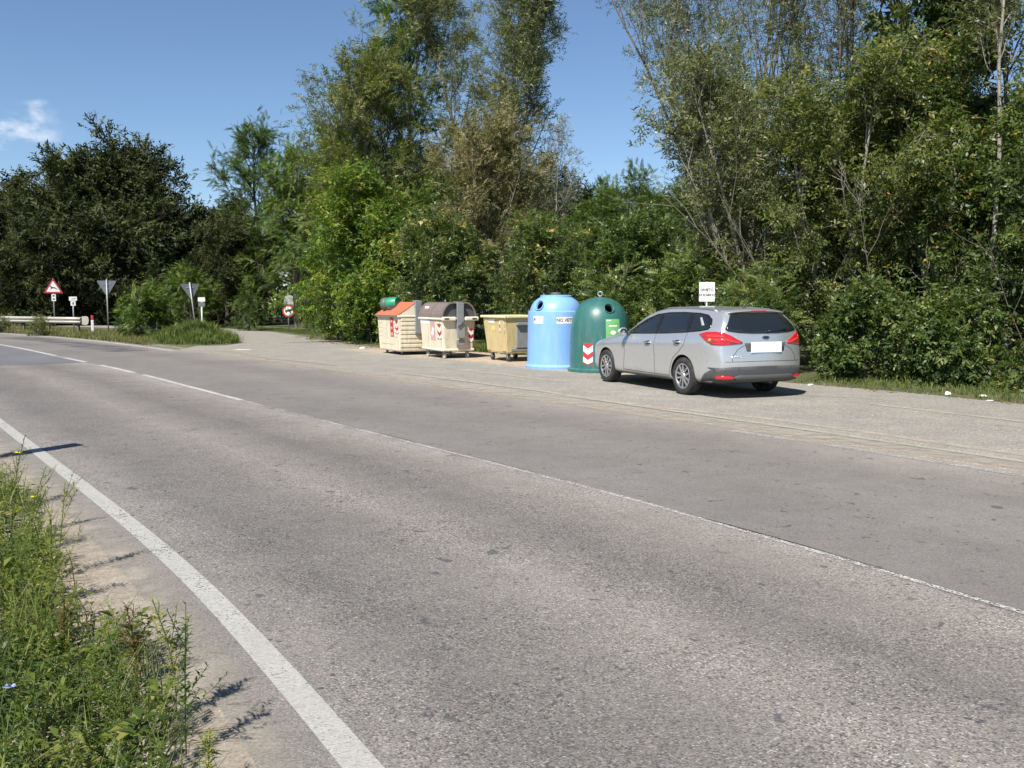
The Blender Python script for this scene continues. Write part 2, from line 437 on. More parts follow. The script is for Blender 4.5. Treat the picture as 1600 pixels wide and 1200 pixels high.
# lay-by and the mouth of the side road, one sheet
s_a, s_b = s_of(17.6, -21.3), s_of(-13.2, 26.8)
edge = [tuple(road_pt(s, 3.55)) for s in np.arange(s_a, s_b, 1.5)] + [(-10.6, 29.2), (-10.9, 32.2), (-11.7, 36.0), (-13.4, 41.5), (-16.6, 46.5), (-22, 51.5), (-32, 59)]
back = [(-31, 64), (-20, 55.4), (-14.9, 49.8), (-11.8, 45.6), (-9.3, 40.7), (-6.1, 33.6), (-4.5, 30.9), (-2.4, 29.8), (.2, 27.7), (2.3, 24.8), (3.9, 21.2), (5.3, 17.75), (6.69, 16.0),
        (7.85, 13.96), (12.1, 7.2), (19, -5), (28, -17)]
P, T, _ = fill2d(edge + back, .5)
P = np.array(P); vd, sd_ = v_of(P[:, 0], P[:, 1])
sand = np.clip((vd - 7.2) / 1.5, 0, .75) * np.clip((P[:, 1] - 18) / 2, 0, 1)
sand = np.maximum(sand, np.clip(1 - np.abs(vd - 3.8) / .7, 0, 1) * .8)
sand *= np.where((P[:, 1] > 30), .35, 1)
me = mesh_arrays('layby', np.c_[P, np.full(len(P), .006)], np.array(T), mat_layby(), tint=sand)
lay = tag(link(bpy.data.objects.new('layby', me)), kind='structure')
# sandy shoulder on the camera's side
ribbon('shoulder', s_of(17.6, -21.3), S_END, -6.4, -3.62, .006, mat_verge(), cols=6)
M_DUST = mat_dust('pale_dust', (.375, .335, .28), .25, .75, 4.0, .75)
M_DUST2 = mat_dust('sand_drift', (.41, .355, .285), .25, .6, 6.0, .85)
M_DUST3 = mat_dust('fine_dust', (.31, .285, .255), .40, .80, 2.2, .45)
ribbon('dust_strip', s_of(7.5, -4), s_of(-17, 31.5), 3.72, 4.45, .018, M_DUST, cols=5, wob=.05, seed=3)
ribbon('dust_strip', s_of(7.5, -4), s_of(-9, 21), -3.98, -3.5, .018, M_DUST, cols=5, wob=.05, seed=4)
ribbon('dust_strip', s_of(2.57, 4.51), s_of(-9, 21), -.85, .02, .018, M_DUST3, cols=5, wob=.06, seed=5)
def streak(name, pts, w, z, mat, wob=.06, seed=0):
    rg = np.random.default_rng(seed); pts = np.array(pts, float); d = np.r_[0, np.cumsum(np.linalg.norm(np.diff(pts, axis=0), axis=1))]
    s = np.arange(0, d[-1], .12); x = np.interp(s, d, pts[:, 0]); y = np.interp(s, d, pts[:, 1])
    tx, ty = np.gradient(x), np.gradient(y); l = np.hypot(tx, ty); nx, ny = ty / l, -tx / l
    env = np.minimum(1, np.minimum(s, s[-1] - s) / 1.0 + .05)
    off = np.convolve(rg.normal(0, wob, len(s) + 10), np.ones(11) / 4, 'valid')
    wa = (w / 2 + np.abs(np.convolve(rg.normal(0, wob, len(s) + 6), np.ones(7) / 3, 'valid'))) * env
    A = np.c_[x + nx * (off + wa), y + ny * (off + wa), np.full(len(s), z)]; B = np.c_[x + nx * (off - wa), y + ny * (off - wa), np.full(len(s), z)]
    V = np.stack([A, (A + B) / 2, B], 1).reshape(-1, 3); F = [(3 * i + j, 3 * i + j + 1, 3 * i + j + 4, 3 * i + j + 3) for i in range(len(s) - 1) for j in (0, 1)]
    return tag(obj_arrays(name, V, F, mat, tint=np.tile([0., 1., 0.], len(s))), kind='structure')
streak('sand_drift', [(.2, 16.0), (1.92, 13.9), (3.49, 12.2), (4.46, 10.65), (5.27, 9.4), (8.2, 4.8), (11, 0)], .22, .0105, M_DUST2, .03, 1)
streak('sand_drift', [(5.2, 14.6), (5.7, 13.63), (6.69, 11.98), (9, 8), (12, 3)], .2, .012, M_DUST2, .03, 2)
streak('sand_drift', [(-2.6, 20.2), (-1.0, 18.0), (.6, 15.8), (2.2, 13.2), (3.9, 10.7), (5.0, 9.0), (8, 4)], .16, .0165, M_DUST2, .02, 5)
streak('sand_drift', [(-1.5, 21.5), (0, 19.3), (1.2, 17.6)], .2, .012, M_DUST2, .08, 6)
streak('sand_drift', [(-9.9, 29.5), (-8, 27.2), (-6.0, 24.4), (-4.2, 22.2)], .55, .022, M_DUST, .1, 7)
streak('sand_drift', [(3.2, 15.9), (4.6, 15.6), (5.9, 14.6)], .3, .012, M_DUST, .08, 8)
# painted lines
M_EDGE = mat_paint('white_road_paint', (.37, .36, .335), .42); M_WORN = mat_paint('worn_road_paint', (.50, .49, .455), .50); M_FADE = mat_paint('faded_road_paint', (.38, .37, .345), .56); M_WORN2 = mat_paint('broken_road_paint', (.46, .45, .415), .57); M_CEN = mat_paint('centre_paint', (.46, .45, .415), .46)
ribbon('edge_line', s_of(17.6, -21.3), S_END, -3.475, -3.35, .016, M_EDGE, cols=2)
ribbon('edge_line', s_of(7.57, -4.1), s_of(1.0, 7.1) + 2.2, 3.62, 3.75, .016, M_FADE, cols=2, wob=.004)
ribbon('edge_line', s_of(-11.4, 24.1) + 3, S_END, 3.38, 3.52, .016, M_CEN, cols=2)
sq = s_of(-8.6, 20.5)
ribbon('centre_line', s_of(17.6, -21.3), s_of(-4.35, 14.5), .03, .09, .016, M_WORN2, cols=2, wob=.003)
ribbon('centre_line', s_of(-4.35, 14.5), sq - 1.4, .0, .10, .016, M_WORN, cols=2, wob=.006, seed=2)
ribbon('centre_line', sq - .7, sq + 2.2, -.04, .09, .016, M_CEN, cols=2)
ribbon('centre_line', sq + 3.6, sq + 5.8, -.04, .09, .016, M_CEN, cols=2)
ribbon('centre_line', sq + 7.0, S_END, -.04, .09, .016, M_CEN, cols=2)
# darker resurfaced patch in the near lane up the road, and a sealed strip in the far one
def mat_patch():
    t = NT('dark_asphalt'); p = t.pos()
    sc = t.n('ShaderNodeSeparateColor'); t.set(sc.inputs[0], t.voro(p, 80))
    c = t.mix(1.0, t.ramp(t.noise(p, .8, 5), [(.3, (.105, .105, .112)), (.7, (.14, .14, .145))]), t.ramp(sc.outputs[0], [(0, .7), (1, 1.35)]), 'MULTIPLY')
    return t.bsdf(c, .85)
MP = mat_patch()
ribbon('asphalt_patch', s_of(-11.4, 24.1) - 1.0, S_END, -3.45, -.07, .016, MP, cols=3)
MP2 = mat_dust('sealed_asphalt', (.10, .10, .108), .42, .55, .8, .75)
ribbon('asphalt_patch', s_of(-13.5, 27), s_of(-22.6, 37.4), 1.4, 3.1, .016, MP2, cols=5, wob=.1)
# crack along the joint in front of the bins and a few short ones
MC = plain('crack_filler', (.03, .03, .032), .8)
def crack(pts, w, seed, z=.0175):
    o = streak('road_crack', pts, w, z, MC, .003, seed); return o
crack([(.62, 7.75), (-.1, 8.85), (-1.5, 10.78), (-3.0, 12.75), (-4.3, 14.6)], .004, 11)
crack([(2.66, 4.5), (1.95, 5.75), (1.08, 7.1)], .003, 12)
# ---------------------------------------------------------------- vegetation
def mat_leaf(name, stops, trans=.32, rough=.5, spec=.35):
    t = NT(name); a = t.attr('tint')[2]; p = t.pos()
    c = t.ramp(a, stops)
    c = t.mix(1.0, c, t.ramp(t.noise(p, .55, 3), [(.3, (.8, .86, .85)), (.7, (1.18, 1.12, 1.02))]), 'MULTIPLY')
    b = t.n('ShaderNodeBsdfPrincipled'); t.set(b.inputs['Base Color'], c); b.inputs['Roughness'].default_value = rough
    b.inputs['Specular IOR Level'].default_value = spec
    tr = t.n('ShaderNodeBsdfTranslucent'); t.set(tr.inputs['Color'], t.mix(1.0, c, (1.25, 1.35, .55), 'MULTIPLY'))
    m = t.n('ShaderNodeMixShader'); m.inputs[0].default_value = trans
    t.t.links.new(b.outputs[0], m.inputs[1]); t.t.links.new(tr.outputs[0], m.inputs[2]); t.t.links.new(m.outputs[0], t.out.inputs['Surface'])
    return t.m
def mat_bark(name, c0, c1):
    t = NT(name); v = t.coord('Object', scale=(1, 1, .22)); n = t.noise(v, 22, 6, .7); n2 = t.noise(v, 3, 4)
    c = t.mix(1.0, t.ramp(n, [(.3, c0), (.7, c1)]), t.ramp(n2, [(.3, .75), (.7, 1.15)]), 'MULTIPLY')
    return t.bsdf(c, .9, normal=t.bump(n, .6, .02))
BARK = mat_bark('grey_brown_bark', (.07, .06, .048), (.19, .165, .135)); BARKP = mat_bark('pale_bark', (.16, .145, .12), (.36, .33, .28))
BARKD = mat_bark('dark_bark', (.035, .03, .025), (.10, .085, .07))

def leaf_quad(L, W, fold=.18, bend=.1):
    """one leaf along +x in the xy plane, four corners, folded at the middle"""
    return np.array([(0, 0, 0), (L * .45, W / 2, W * fold), (L, 0, -L * bend), (L * .45, -W / 2, W * fold)])
def spray(kind, L, W, seed, tri=False):
    """a twig end with its leaves: array (k,4,3)"""
    rg = np.random.default_rng(seed); out = []
    q = np.array([(0, -W * .42, 0), (L * .12, W * .5, W * .15), (L, 0, -L * .1)]) if tri else leaf_quad(L, W)
    def put(base, yaw, pitch, roll, s):
        M = np.array(Matrix.Rotation(yaw, 3, 'Z') @ Matrix.Rotation(pitch, 3, 'Y') @ Matrix.Rotation(roll, 3, 'X'))
        out.append((q * s) @ M.T + np.array(base))
    if kind == 'frond':                                   # pinnate leaf
        n = 6; ln = L * 3.6
        for i in range(n):
            x = ln * (.15 + .8 * i / n); z = -.25 * (x / ln) ** 2 * ln
            for s in (-1, 1): put((x, 0, z), s * R(68 - 18 * i / n), R(8), rg.normal(0, .25), 1 - .25 * abs(i / n - .4))
        put((ln * .95, 0, -.25 * ln), 0, .2, 0, .9)
    elif kind == 'spray':                                  # alternate leaves on a twig
        n = 7; ln = L * 2.6
        for i in range(n):
            x = ln * (i + .4) / n; s = -1 if i % 2 else 1
            put((x, 0, -.12 * x * x / ln), s * R(rg.uniform(25, 70)), rg.normal(.15, .35), rg.normal(0, .5), rg.uniform(.75, 1.15))
    elif kind == 'tuft':
        for i in range(7): put(rg.normal(0, L * .35, 3), rg.uniform(-math.pi, math.pi), rg.normal(-.1, .6), rg.normal(0, .6), rg.uniform(.7, 1.2))
    return np.array(out)
def place(protos, O, A, tint, rg, size=(.8, 1.25), up=.6, face=None):
    """put sprays at origins O along axes A; returns vertices and tints"""
    n = len(O); A = A / (np.linalg.norm(A, axis=1)[:, None] + 1e-9)
    ref = rg.normal(0, .55, (n, 3)) + np.array([0, 0, up])
    if face is not None: ref += face
    C = ref - (ref * A).sum(1)[:, None] * A; C /= np.linalg.norm(C, axis=1)[:, None] + 1e-9
    B = np.cross(C, A); s = rg.uniform(*size, n)
    pick = rg.integers(0, len(protos), n); Vs = []; Ts = []
    for k, pr in enumerate(protos):
        i = np.where(pick == k)[0]
        if not len(i): continue
        q = pr.reshape(-1, 3)
        v = O[i, None] + s[i, None, None] * (q[None, :, 0, None] * A[i, None] + q[None, :, 1, None] * B[i, None] + q[None, :, 2, None] * C[i, None])
        Vs.append(v.reshape(-1, 3))
        lt = np.clip(tint[i][:, None] + rg.normal(0, .13, (len(i), len(pr))), 0, 1)
        Ts.append(np.repeat(lt.ravel(), pr.shape[1]))
    return np.concatenate(Vs), np.concatenate(Ts)
def tubes_arrays(polys, n=6):
    Vs, Fs = [], []; base = 0
    ang = np.linspace(0, 2 * math.pi, n, endpoint=False); cs = np.c_[np.cos(ang), np.sin(ang)]
    for P, r in polys:
        P = np.asarray(P, float); k = len(P)
        D = np.gradient(P, axis=0); D /= np.linalg.norm(D, axis=1)[:, None] + 1e-9
        ref = np.where(np.abs(D[:, 2:3]) > .9, np.array([[1., 0, 0]]), np.array([[0, 0, 1.]]))
        if np.abs(D[0, 2]) > .7: ref = np.tile(np.array([[1., 0, 0]]), (k, 1))
        U = np.cross(D, ref); U /= np.linalg.norm(U, axis=1)[:, None] + 1e-9; W = np.cross(D, U)
        V = P[:, None] + np.asarray(r)[:, None, None] * (cs[None, :, :1] * U[:, None] + cs[None, :, 1:] * W[:, None])
        Vs.append(V.reshape(-1, 3))
        i = np.arange(k - 1)[:, None] * n; j = np.arange(n)[None]; j2 = (j + 1) % n
        Fs.append(np.stack([i + j, i + j2, i + n + j2, i + n + j], -1).reshape(-1, 4) + base); base += k * n
    return np.concatenate(Vs), np.concatenate(Fs)
def unit(v): return v / (np.linalg.norm(v) + 1e-9)
def branch(rg, p, d, L, r, n=7, up=.15, wob=.18):
    """curved limb from p; up bends it towards the sky (negative droops)"""
    P = [p]; d = unit(d)
    for i in range(n - 1):
        d = unit(d + rg.normal(0, wob, 3) + np.array([0, 0, up])); P.append(P[-1] + d * L / (n - 1))
    P = np.array(P); return P, np.linspace(r, r * .28, n)
def along(P, t):
    k = t * (len(P) - 1); i = min(int(k), len(P) - 2); f = k - i
    return P[i] * (1 - f) + P[i + 1] * f, unit(P[i + 1] - P[i])
def grow(seed, H, Rc, base=.12, stems=1, trunk_r=.14, limbs=34, subs=9, sprays=5200, kind='spray', leaf=(.13, .055), profile=None, ang=(75, 25), up=.14, droop=.15,
         spread=.3, lean=(0, 0), wob=.10, tint=(.5, .22), stem_spread=.5, clump=.10, toplight=.12, tri=False):
    """returns (wood V,F), (leaf V,F,tint) of a tree standing at the origin"""
    rg = np.random.default_rng(seed); profile = profile or (lambda t: math.sin(math.pi * min(1, .18 + t * .8)) ** .7)
    wood = []; twigs = []
    for k in range(stems):
        a = rg.uniform(0, 6.28); off = np.array([math.cos(a), math.sin(a), 0]) * (stem_spread * rg.uniform(.3, 1) if stems > 1 else 0)
        h = H * (rg.uniform(.78, 1.0) if k else 1.0)
        n = 12; zs = np.linspace(0, 1, n); w = np.cumsum(rg.normal(0, wob * H / n * .6, (n, 2)), 0)
        ln = np.array(lean) + (off[:2] * .9 if stems > 1 else 0)
        P = np.c_[off[0] * .35 + w[:, 0] * zs ** .5 + ln[0] * zs ** 1.3 * H * .3, off[1] * .35 + w[:, 1] * zs ** .5 + ln[1] * zs ** 1.3 * H * .3, zs * h]
        r = trunk_r * (1 - zs * .88) * (1 + .45 * np.exp(-zs * 18)) * (rg.uniform(.65, 1) if k else 1); wood.append((P, r))
        m = max(4, limbs // stems)
        for i in range(m):
            t = base + (1 - base) * ((i + rg.uniform(0, 1)) / m) ** .9; t = min(t, .985)
            q, d = along(P, t); az = i * 2.399 + rg.normal(0, .35) + k
            el = R(ang[0] + (ang[1] - ang[0]) * t + rg.normal(0, 9)); rad = max(.25, Rc * profile((t - base) / (1 - base)) * rg.uniform(.62, 1.12))
            dv = np.array([math.sin(el) * math.cos(az), math.sin(el) * math.sin(az), math.cos(el)])
            lp, lr = branch(rg, q, dv, rad * 1.1, max(.012, trunk_r * .34 * (1 - t * .6)), 7, up * rg.uniform(.3, 1.3), .13); wood.append((lp, lr))
            for j in range(subs):
                tt = rg.uniform(.22, 1.0); q2, d2 = along(lp, tt)
                dd = unit(d2 * .7 + rg.normal(0, .6, 3) + np.array([0, 0, .1])); L2 = rad * rg.uniform(.22, .48) * (1.15 - .5 * tt) + .18
                sp_, sr = branch(rg, q2, dd, L2, max(.006, lr[0] * .35), 5, -droop * rg.uniform(0, 1) + .05, .2)
                twigs.append((sp_, rg.normal(0, clump)))
                if len(sp_): wood.append((sp_, sr))
    # leaves
    tl = np.array([np.linalg.norm(np.diff(t[0], axis=0), axis=1).sum() for t in twigs]); tl = tl * rg.gamma(2.4, 1.0, len(tl)); pr = tl / tl.sum()
    idx = rg.choice(len(twigs), sprays, p=pr); tt = rg.uniform(.15, 1.0, sprays) ** .8
    TP = np.array([t[0] for t in twigs]); TC = np.array([t[1] for t in twigs])
    kk = tt * 4; i0 = np.minimum(kk.astype(int), 3); f = (kk - i0)[:, None]
    O = TP[idx, i0] * (1 - f) + TP[idx, i0 + 1] * f; D = TP[idx, i0 + 1] - TP[idx, i0]; D /= np.linalg.norm(D, axis=1)[:, None] + 1e-9
    O = O + rg.normal(0, spread * .35, O.shape)
    cen = np.array([0, 0, H * .55]); out = (O - cen) / np.array([Rc, Rc, H * .5]); on = np.linalg.norm(out, axis=1)[:, None] + 1e-6
    A = D * .7 + rg.normal(0, .55, O.shape) + out / on * .4 + np.array([0, 0, -droop])
    O[:, 2] = np.maximum(O[:, 2], .06)
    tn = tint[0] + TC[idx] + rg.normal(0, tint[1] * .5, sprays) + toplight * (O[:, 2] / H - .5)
    protos = [spray(kind, leaf[0], leaf[1], seed * 10 + i, tri) for i in range(4)]
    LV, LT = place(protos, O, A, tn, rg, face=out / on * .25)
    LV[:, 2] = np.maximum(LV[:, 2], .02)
    WV, WF = tubes_arrays([w_ for w_ in wood if len(w_[0]) > 7], 8); parts_ = [(WV, WF)]
    for lst, nn_ in (([w_ for w_ in wood if len(w_[0]) == 7], 5), ([(w_[0][::2], w_[1][::2]) for w_ in wood if len(w_[0]) == 5], 3)):
        v2, f2 = tubes_arrays(lst, nn_); parts_.append((v2, f2 + sum(len(p_[0]) for p_ in parts_)))
    return (np.concatenate([p_[0] for p_ in parts_]), np.concatenate([p_[1] for p_ in parts_])), (LV, np.arange(len(LV)).reshape(-1, 3 if tri else 4), LT)
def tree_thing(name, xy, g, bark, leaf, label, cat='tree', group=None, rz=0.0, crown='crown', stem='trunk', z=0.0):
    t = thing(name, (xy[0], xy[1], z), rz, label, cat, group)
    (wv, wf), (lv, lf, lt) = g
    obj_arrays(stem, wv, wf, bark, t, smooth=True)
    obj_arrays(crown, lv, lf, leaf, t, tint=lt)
    return t

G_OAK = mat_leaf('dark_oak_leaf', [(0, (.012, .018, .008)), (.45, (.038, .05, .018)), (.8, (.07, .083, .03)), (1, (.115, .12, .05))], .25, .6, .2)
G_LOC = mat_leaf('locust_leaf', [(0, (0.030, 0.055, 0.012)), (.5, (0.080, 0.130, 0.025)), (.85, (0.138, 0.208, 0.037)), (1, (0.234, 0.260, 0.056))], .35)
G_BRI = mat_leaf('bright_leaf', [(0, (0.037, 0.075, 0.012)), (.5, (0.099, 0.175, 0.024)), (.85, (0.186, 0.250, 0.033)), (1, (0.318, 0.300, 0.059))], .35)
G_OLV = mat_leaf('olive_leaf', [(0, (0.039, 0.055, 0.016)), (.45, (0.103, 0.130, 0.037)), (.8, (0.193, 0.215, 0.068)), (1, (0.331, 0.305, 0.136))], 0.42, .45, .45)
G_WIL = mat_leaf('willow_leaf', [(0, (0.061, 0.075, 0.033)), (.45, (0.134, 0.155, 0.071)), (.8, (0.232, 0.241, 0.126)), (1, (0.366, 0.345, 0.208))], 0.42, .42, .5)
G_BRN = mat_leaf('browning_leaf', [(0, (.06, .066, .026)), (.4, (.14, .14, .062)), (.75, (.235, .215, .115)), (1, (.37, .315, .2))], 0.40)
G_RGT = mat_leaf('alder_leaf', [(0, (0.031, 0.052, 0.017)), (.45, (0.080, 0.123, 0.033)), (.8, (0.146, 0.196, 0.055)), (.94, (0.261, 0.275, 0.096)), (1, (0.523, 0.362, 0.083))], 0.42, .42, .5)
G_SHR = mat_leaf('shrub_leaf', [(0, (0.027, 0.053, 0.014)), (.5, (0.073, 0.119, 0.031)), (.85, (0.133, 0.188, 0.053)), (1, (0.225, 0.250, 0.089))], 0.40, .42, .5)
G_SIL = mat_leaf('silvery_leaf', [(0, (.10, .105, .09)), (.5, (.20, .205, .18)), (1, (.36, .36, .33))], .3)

ov = lambda t: (max(0.02, 1 - (2 * t - 1) ** 2)) ** .5
flat = lambda t: max(.2, 1 - max(0, t - .1) ** 4.5) ** .6
dome = lambda t: max(.15, (1 - max(0, t - .15) ** 2.2)) ** .8
col_ = lambda t: .75 + .35 * math.sin(t * 7) * .3 - .45 * max(0, t - .6)
TREES = 'trees of the roadside wood'
# the broad dark tree beyond the guard rail
tree_thing('oak_tree', (-25.6, 60.5), grow(11, 7.4, 7.4, .03, 1, .34, 130, 13, 24000, 'spray', (.27, .13), lambda t: 1 - .48 * t, (97, 20), .02, .1, .5, tint=(.45, .3), clump=.14, wob=.03, tri=True), BARKD, G_OAK,
           'broad dark domed tree beyond the guard rail, dense to the ground', rz=2.7)
tree_thing('oak_tree', (-39.5, 66.0), grow(12, 6.8, 4.6, .03, 1, .25, 48, 11, 7000, 'spray', (.24, .12), flat, (88, 22), .10, .1, .4, tint=(.5, .3), tri=True), BARKD, G_OAK,
           'lower dark tree at the end of the wood, behind the animal warning sign')
tree_thing('locust_tree', (-16.4, 60.0), grow(13, 11.6, 3.5, .3, 1, .2, 30, 9, 2600, 'frond', (.13, .06), ov, (70, 30), .12, .2, .4, tint=(.35, .25), tri=True), BARKD, G_LOC,
           'tall feathery dark green tree rising behind the side road')
tree_thing('locust_tree', (-12.4, 53.5), grow(14, 9.6, 3.2, .05, 2, .16, 44, 10, 4200, 'frond', (.12, .055), dome, (80, 25), .1, .25, .4, tint=(.55, .25), tri=True), BARK, G_LOC,
           'fresh green feathery tree overhanging the round sign by the side road')
tree_thing('locust_tree', (-7.4, 43.6), grow(15, 8.6, 3.0, .03, 2, .14, 46, 10, 4400, 'frond', (.11, .05), dome, (85, 25), .1, .3, .4, tint=(.6, .25), tri=True), BARK, G_LOC,
           'drooping light green tree at the bend of the side road')
tree_thing('elder_bush', (-5.2, 35.0), grow(16, 5.4, 2.7, .02, 3, .08, 50, 11, 6800, 'spray', (.14, .07), dome, (88, 25), .1, .2, .35, tint=(.55, .28), clump=.14, tri=True), BARK, G_BRI,
           'rounded yellow green bush beside the orange lidded bin', 'bush', crown='foliage', stem='stem')
tree_thing('willow_tree', (-5.9, 38.0), grow(17, 10.0, 4.2, .1, 3, .15, 60, 11, 11500, 'spray', (.13, .045), ov, (75, 20), .18, .15, .35, tint=(.5, .28), clump=.13, tri=True), BARK, G_OLV,
           'olive green leafy tree above the yellow green bush')
tree_thing('locust_tree', (-4.9, 43.0), grow(18, 15.2, 3.4, .45, 1, .2, 30, 10, 2600, 'frond', (.13, .06), ov, (70, 30), .15, .15, .4, tint=(.42, .3), tri=True), BARKD, G_LOC,
           'tall dark green tree with feathery tufts, overtopping the olive tree')
tree_thing('poplar_tree', (-.7, 40.0), grow(19, 15.8, 3.1, .38, 3, .14, 70, 9, 12500, 'spray', (.125, .045), ov, (52, 12), .22, .05, .5, tint=(.5, .28), clump=.12, stem_spread=1.0, tri=True), BARK, G_WIL,
           'tall thin grey green tree whose open crown lets the sky through')
tree_thing('brown_tree', (-.75, 32.6), grow(20, 7.0, 3.0, .12, 4, .085, 60, 10, 7600, 'spray', (.11, .045), ov, (60, 15), .2, .1, .3, tint=(.58, .3), clump=.16, stem_spread=.9, tri=True), BARKP, G_BRN,
           'browning dry leaved tree behind the wheeled bins')
tree_thing('willow_tree', (1.5, 36.2), grow(21, 7.6, 1.9, .2, 3, .06, 34, 7, 1500, 'spray', (.09, .03), ov, (45, 15), .2, 0, .4, tint=(.5, .3), stem_spread=.9, tri=True), BARKP, G_SIL,
           'sparse silvery sapling clump with bare pale twig tips')
tree_thing('locust_tree', (5.0, 41.0), grow(22, 5.6, 3.0, .04, 2, .13, 40, 10, 3600, 'frond', (.11, .05), dome, (82, 25), .1, .2, .4, tint=(.4, .28), tri=True), BARK, G_LOC,
           'low dark green tree under the gap of open sky')
tree_thing('elder_bush', (-2.3, 31.3), grow(23, 3.6, 2.2, .02, 3, .06, 40, 10, 4200, 'spray', (.11, .055), dome, (88, 25), .1, .2, .3, tint=(.5, .3), clump=.14, tri=True), BARK, G_RGT,
           'leafy bush close behind the brown lidded bin', 'bush', crown='foliage', stem='stem')
tree_thing('elder_bush', (1.1, 28.9), grow(24, 3.3, 2.1, .02, 3, .06, 42, 10, 4600, 'spray', (.10, .05), dome, (88, 25), .1, .2, .3, tint=(.45, .3), clump=.15, tri=True), BARK, G_RGT,
           'dense bush behind the open yellowish bin', 'bush', crown='foliage', stem='stem')
tree_thing('elder_bush', (3.3, 25.9), grow(25, 3.0, 1.9, .02, 3, .05, 40, 10, 4200, 'spray', (.10, .05), dome, (88, 25), .1, .2, .3, tint=(.5, .3), clump=.15), BARK, G_SHR,
           'dense bush behind the blue bell container', 'bush', crown='foliage', stem='stem')
tree_thing('sumac_bush', (4.6, 22.9), grow(26, 2.5, 1.5, .02, 4, .035, 34, 7, 1500, 'frond', (.10, .045), dome, (80, 30), .12, .3, .3, tint=(.68, .22), stem_spread=.6), BARK, G_SHR,
           'fresh green feathery bush behind the car roof', 'bush', crown='foliage', stem='stem')
# right of the gap: leaning stems, then the tall mixed screen behind the car
tree_thing('willow_tree', (6.1, 22.6), grow(27, 6.4, 2.4, .28, 5, .075, 60, 9, 4400, 'spray', (.11, .034), ov, (50, 15), .12, .08, .35, lean=(-.85, .1), tint=(.5, .28), stem_spread=1.2, clump=.13), BARKP, G_WIL,
           'leaning clump of pale stems slanting away from the car')
tree_thing('poplar_tree', (8.5, 26.0), grow(28, 13.6, 3.4, .3, 4, .11, 60, 9, 4300, 'spray', (.11, .036), ov, (50, 14), .2, .05, .4, lean=(-.12, 0), tint=(.5, .28), stem_spread=1.5, clump=.12, tri=True), BARK, G_WIL,
           'tall grey green tree with slanting limbs behind the leaning stems')
tree_thing('alder_tree', (7.4, 21.2), grow(29, 6.3, 2.4, .07, 4, .09, 58, 10, 7000, 'spray', (.11, .045), dome, (72, 18), .16, .15, .3, tint=(.5, .28), clump=.14, stem_spread=.8), BARKP, G_OLV,
           'olive leafed tree right behind the car')
tree_thing('alder_tree', (9.4, 20.0), grow(30, 6.6, 2.3, .07, 4, .09, 58, 10, 7300, 'spray', (.11, .045), dome, (72, 18), .16, .15, .3, tint=(.52, .28), clump=.14, stem_spread=.8), BARKP, G_RGT,
           'leafy screen tree with a few yellow leaves, right of the car')
tree_thing('alder_tree', (10.9, 17.6), grow(31, 5.9, 2.1, .07, 3, .08, 54, 10, 6800, 'spray', (.11, .048), dome, (74, 18), .16, .15, .3, tint=(.47, .28), clump=.14, stem_spread=.8), BARK, G_RGT,
           'dark leaved screen tree above the roadside litter')
tree_thing('maple_tree', (10.4, 22.8), grow(32, 12.4, 2.3, .4, 1, .13, 32, 10, 3400, 'tuft', (.19, .13), ov, (70, 30), .12, .2, .4, tint=(.35, .28), clump=.14, tri=True), BARK, G_RGT,
           'tall dark green big leaved tree standing over the screen')
tree_thing('birch_tree', (9.75, 18.9), grow(33, 11.6, 1.8, .48, 1, .065, 30, 8, 2300, 'spray', (.09, .035), ov, (55, 22), .15, .1, .4, tint=(.5, .3), tri=True), BARKP, G_WIL,
           'slender tree with a pale bare trunk rising out of the screen')
tree_thing('birch_tree', (11.3, 20.4), grow(34, 13.2, 2.3, .35, 2, .12, 36, 8, 2600, 'spray', (.09, .035), ov, (55, 22), .15, .1, .4, tint=(.42, .3), tri=True), BARK, G_WIL,
           'slender twin trunked tree at the thick end of the wood')
tree_thing('poplar_tree', (9.6, 27.5), grow(35, 13.0, 2.9, .35, 3, .11, 44, 9, 2600, 'spray', (.11, .036), ov, (50, 14), .2, .05, .4, tint=(.5, .28), stem_spread=1.2, tri=True), BARK, G_WIL,
           'tall thin leaved tree behind the big leaved one')
tree_thing('alder_tree', (11.6, 18.2), grow(36, 7.0, 2.3, .11, 3, .08, 54, 11, 6800, 'spray', (.12, .05), dome, (74, 18), .16, .15, .3, tint=(.42, .28), clump=.14, stem_spread=.8), BARK, G_RGT,
           'dark leafy tree closing the wood where the lay-by narrows')
def shrub(name, xy, seed, H, r, label, mat=G_SHR, kind='spray', leaf=(.10, .05), n=1700, tint=.5):
    return tree_thing(name, xy, grow(seed, H, r, .02, 4, .03, 30, 8, n, kind, leaf, dome, (85, 30), .1, .25, .25, tint=(tint, .3), clump=.16, stem_spread=.5), BARK, mat, label, 'shrub',
                      group=None, crown='foliage', stem='stem')
shrub('shrub', (7.0, 18.6), 41, 1.5, .8, 'pale green shrub at the car rear, on the grass verge edge', leaf=(.10, .055), n=1300)
shrub('shrub', (8.3, 17.3), 42, 1.35, .8, 'low fresh green shrub between two dark hollows behind the verge', tint=.58)
shrub('shrub', (9.6, 15.6), 43, 1.5, .9, 'bushy shrub right behind the white litter', mat=G_RGT, tint=.6)
shrub('sumac_shrub', (10.4, 14.6), 44, 2.4, 1.1, 'feathery shrub with hanging leaf fans above the verge', kind='frond', leaf=(.075, .03), n=1200, tint=.65)
shrub('shrub', (11.4, 13.2), 45, 1.4, .8, 'dark low shrub where the verge ends', tint=.45)
shrub('sumac_shrub', (5.4, 20.2), 46, 1.7, 1.0, 'feathery shrub around the dumping ban sign', kind='frond', leaf=(.08, .035), n=1000, tint=.7)
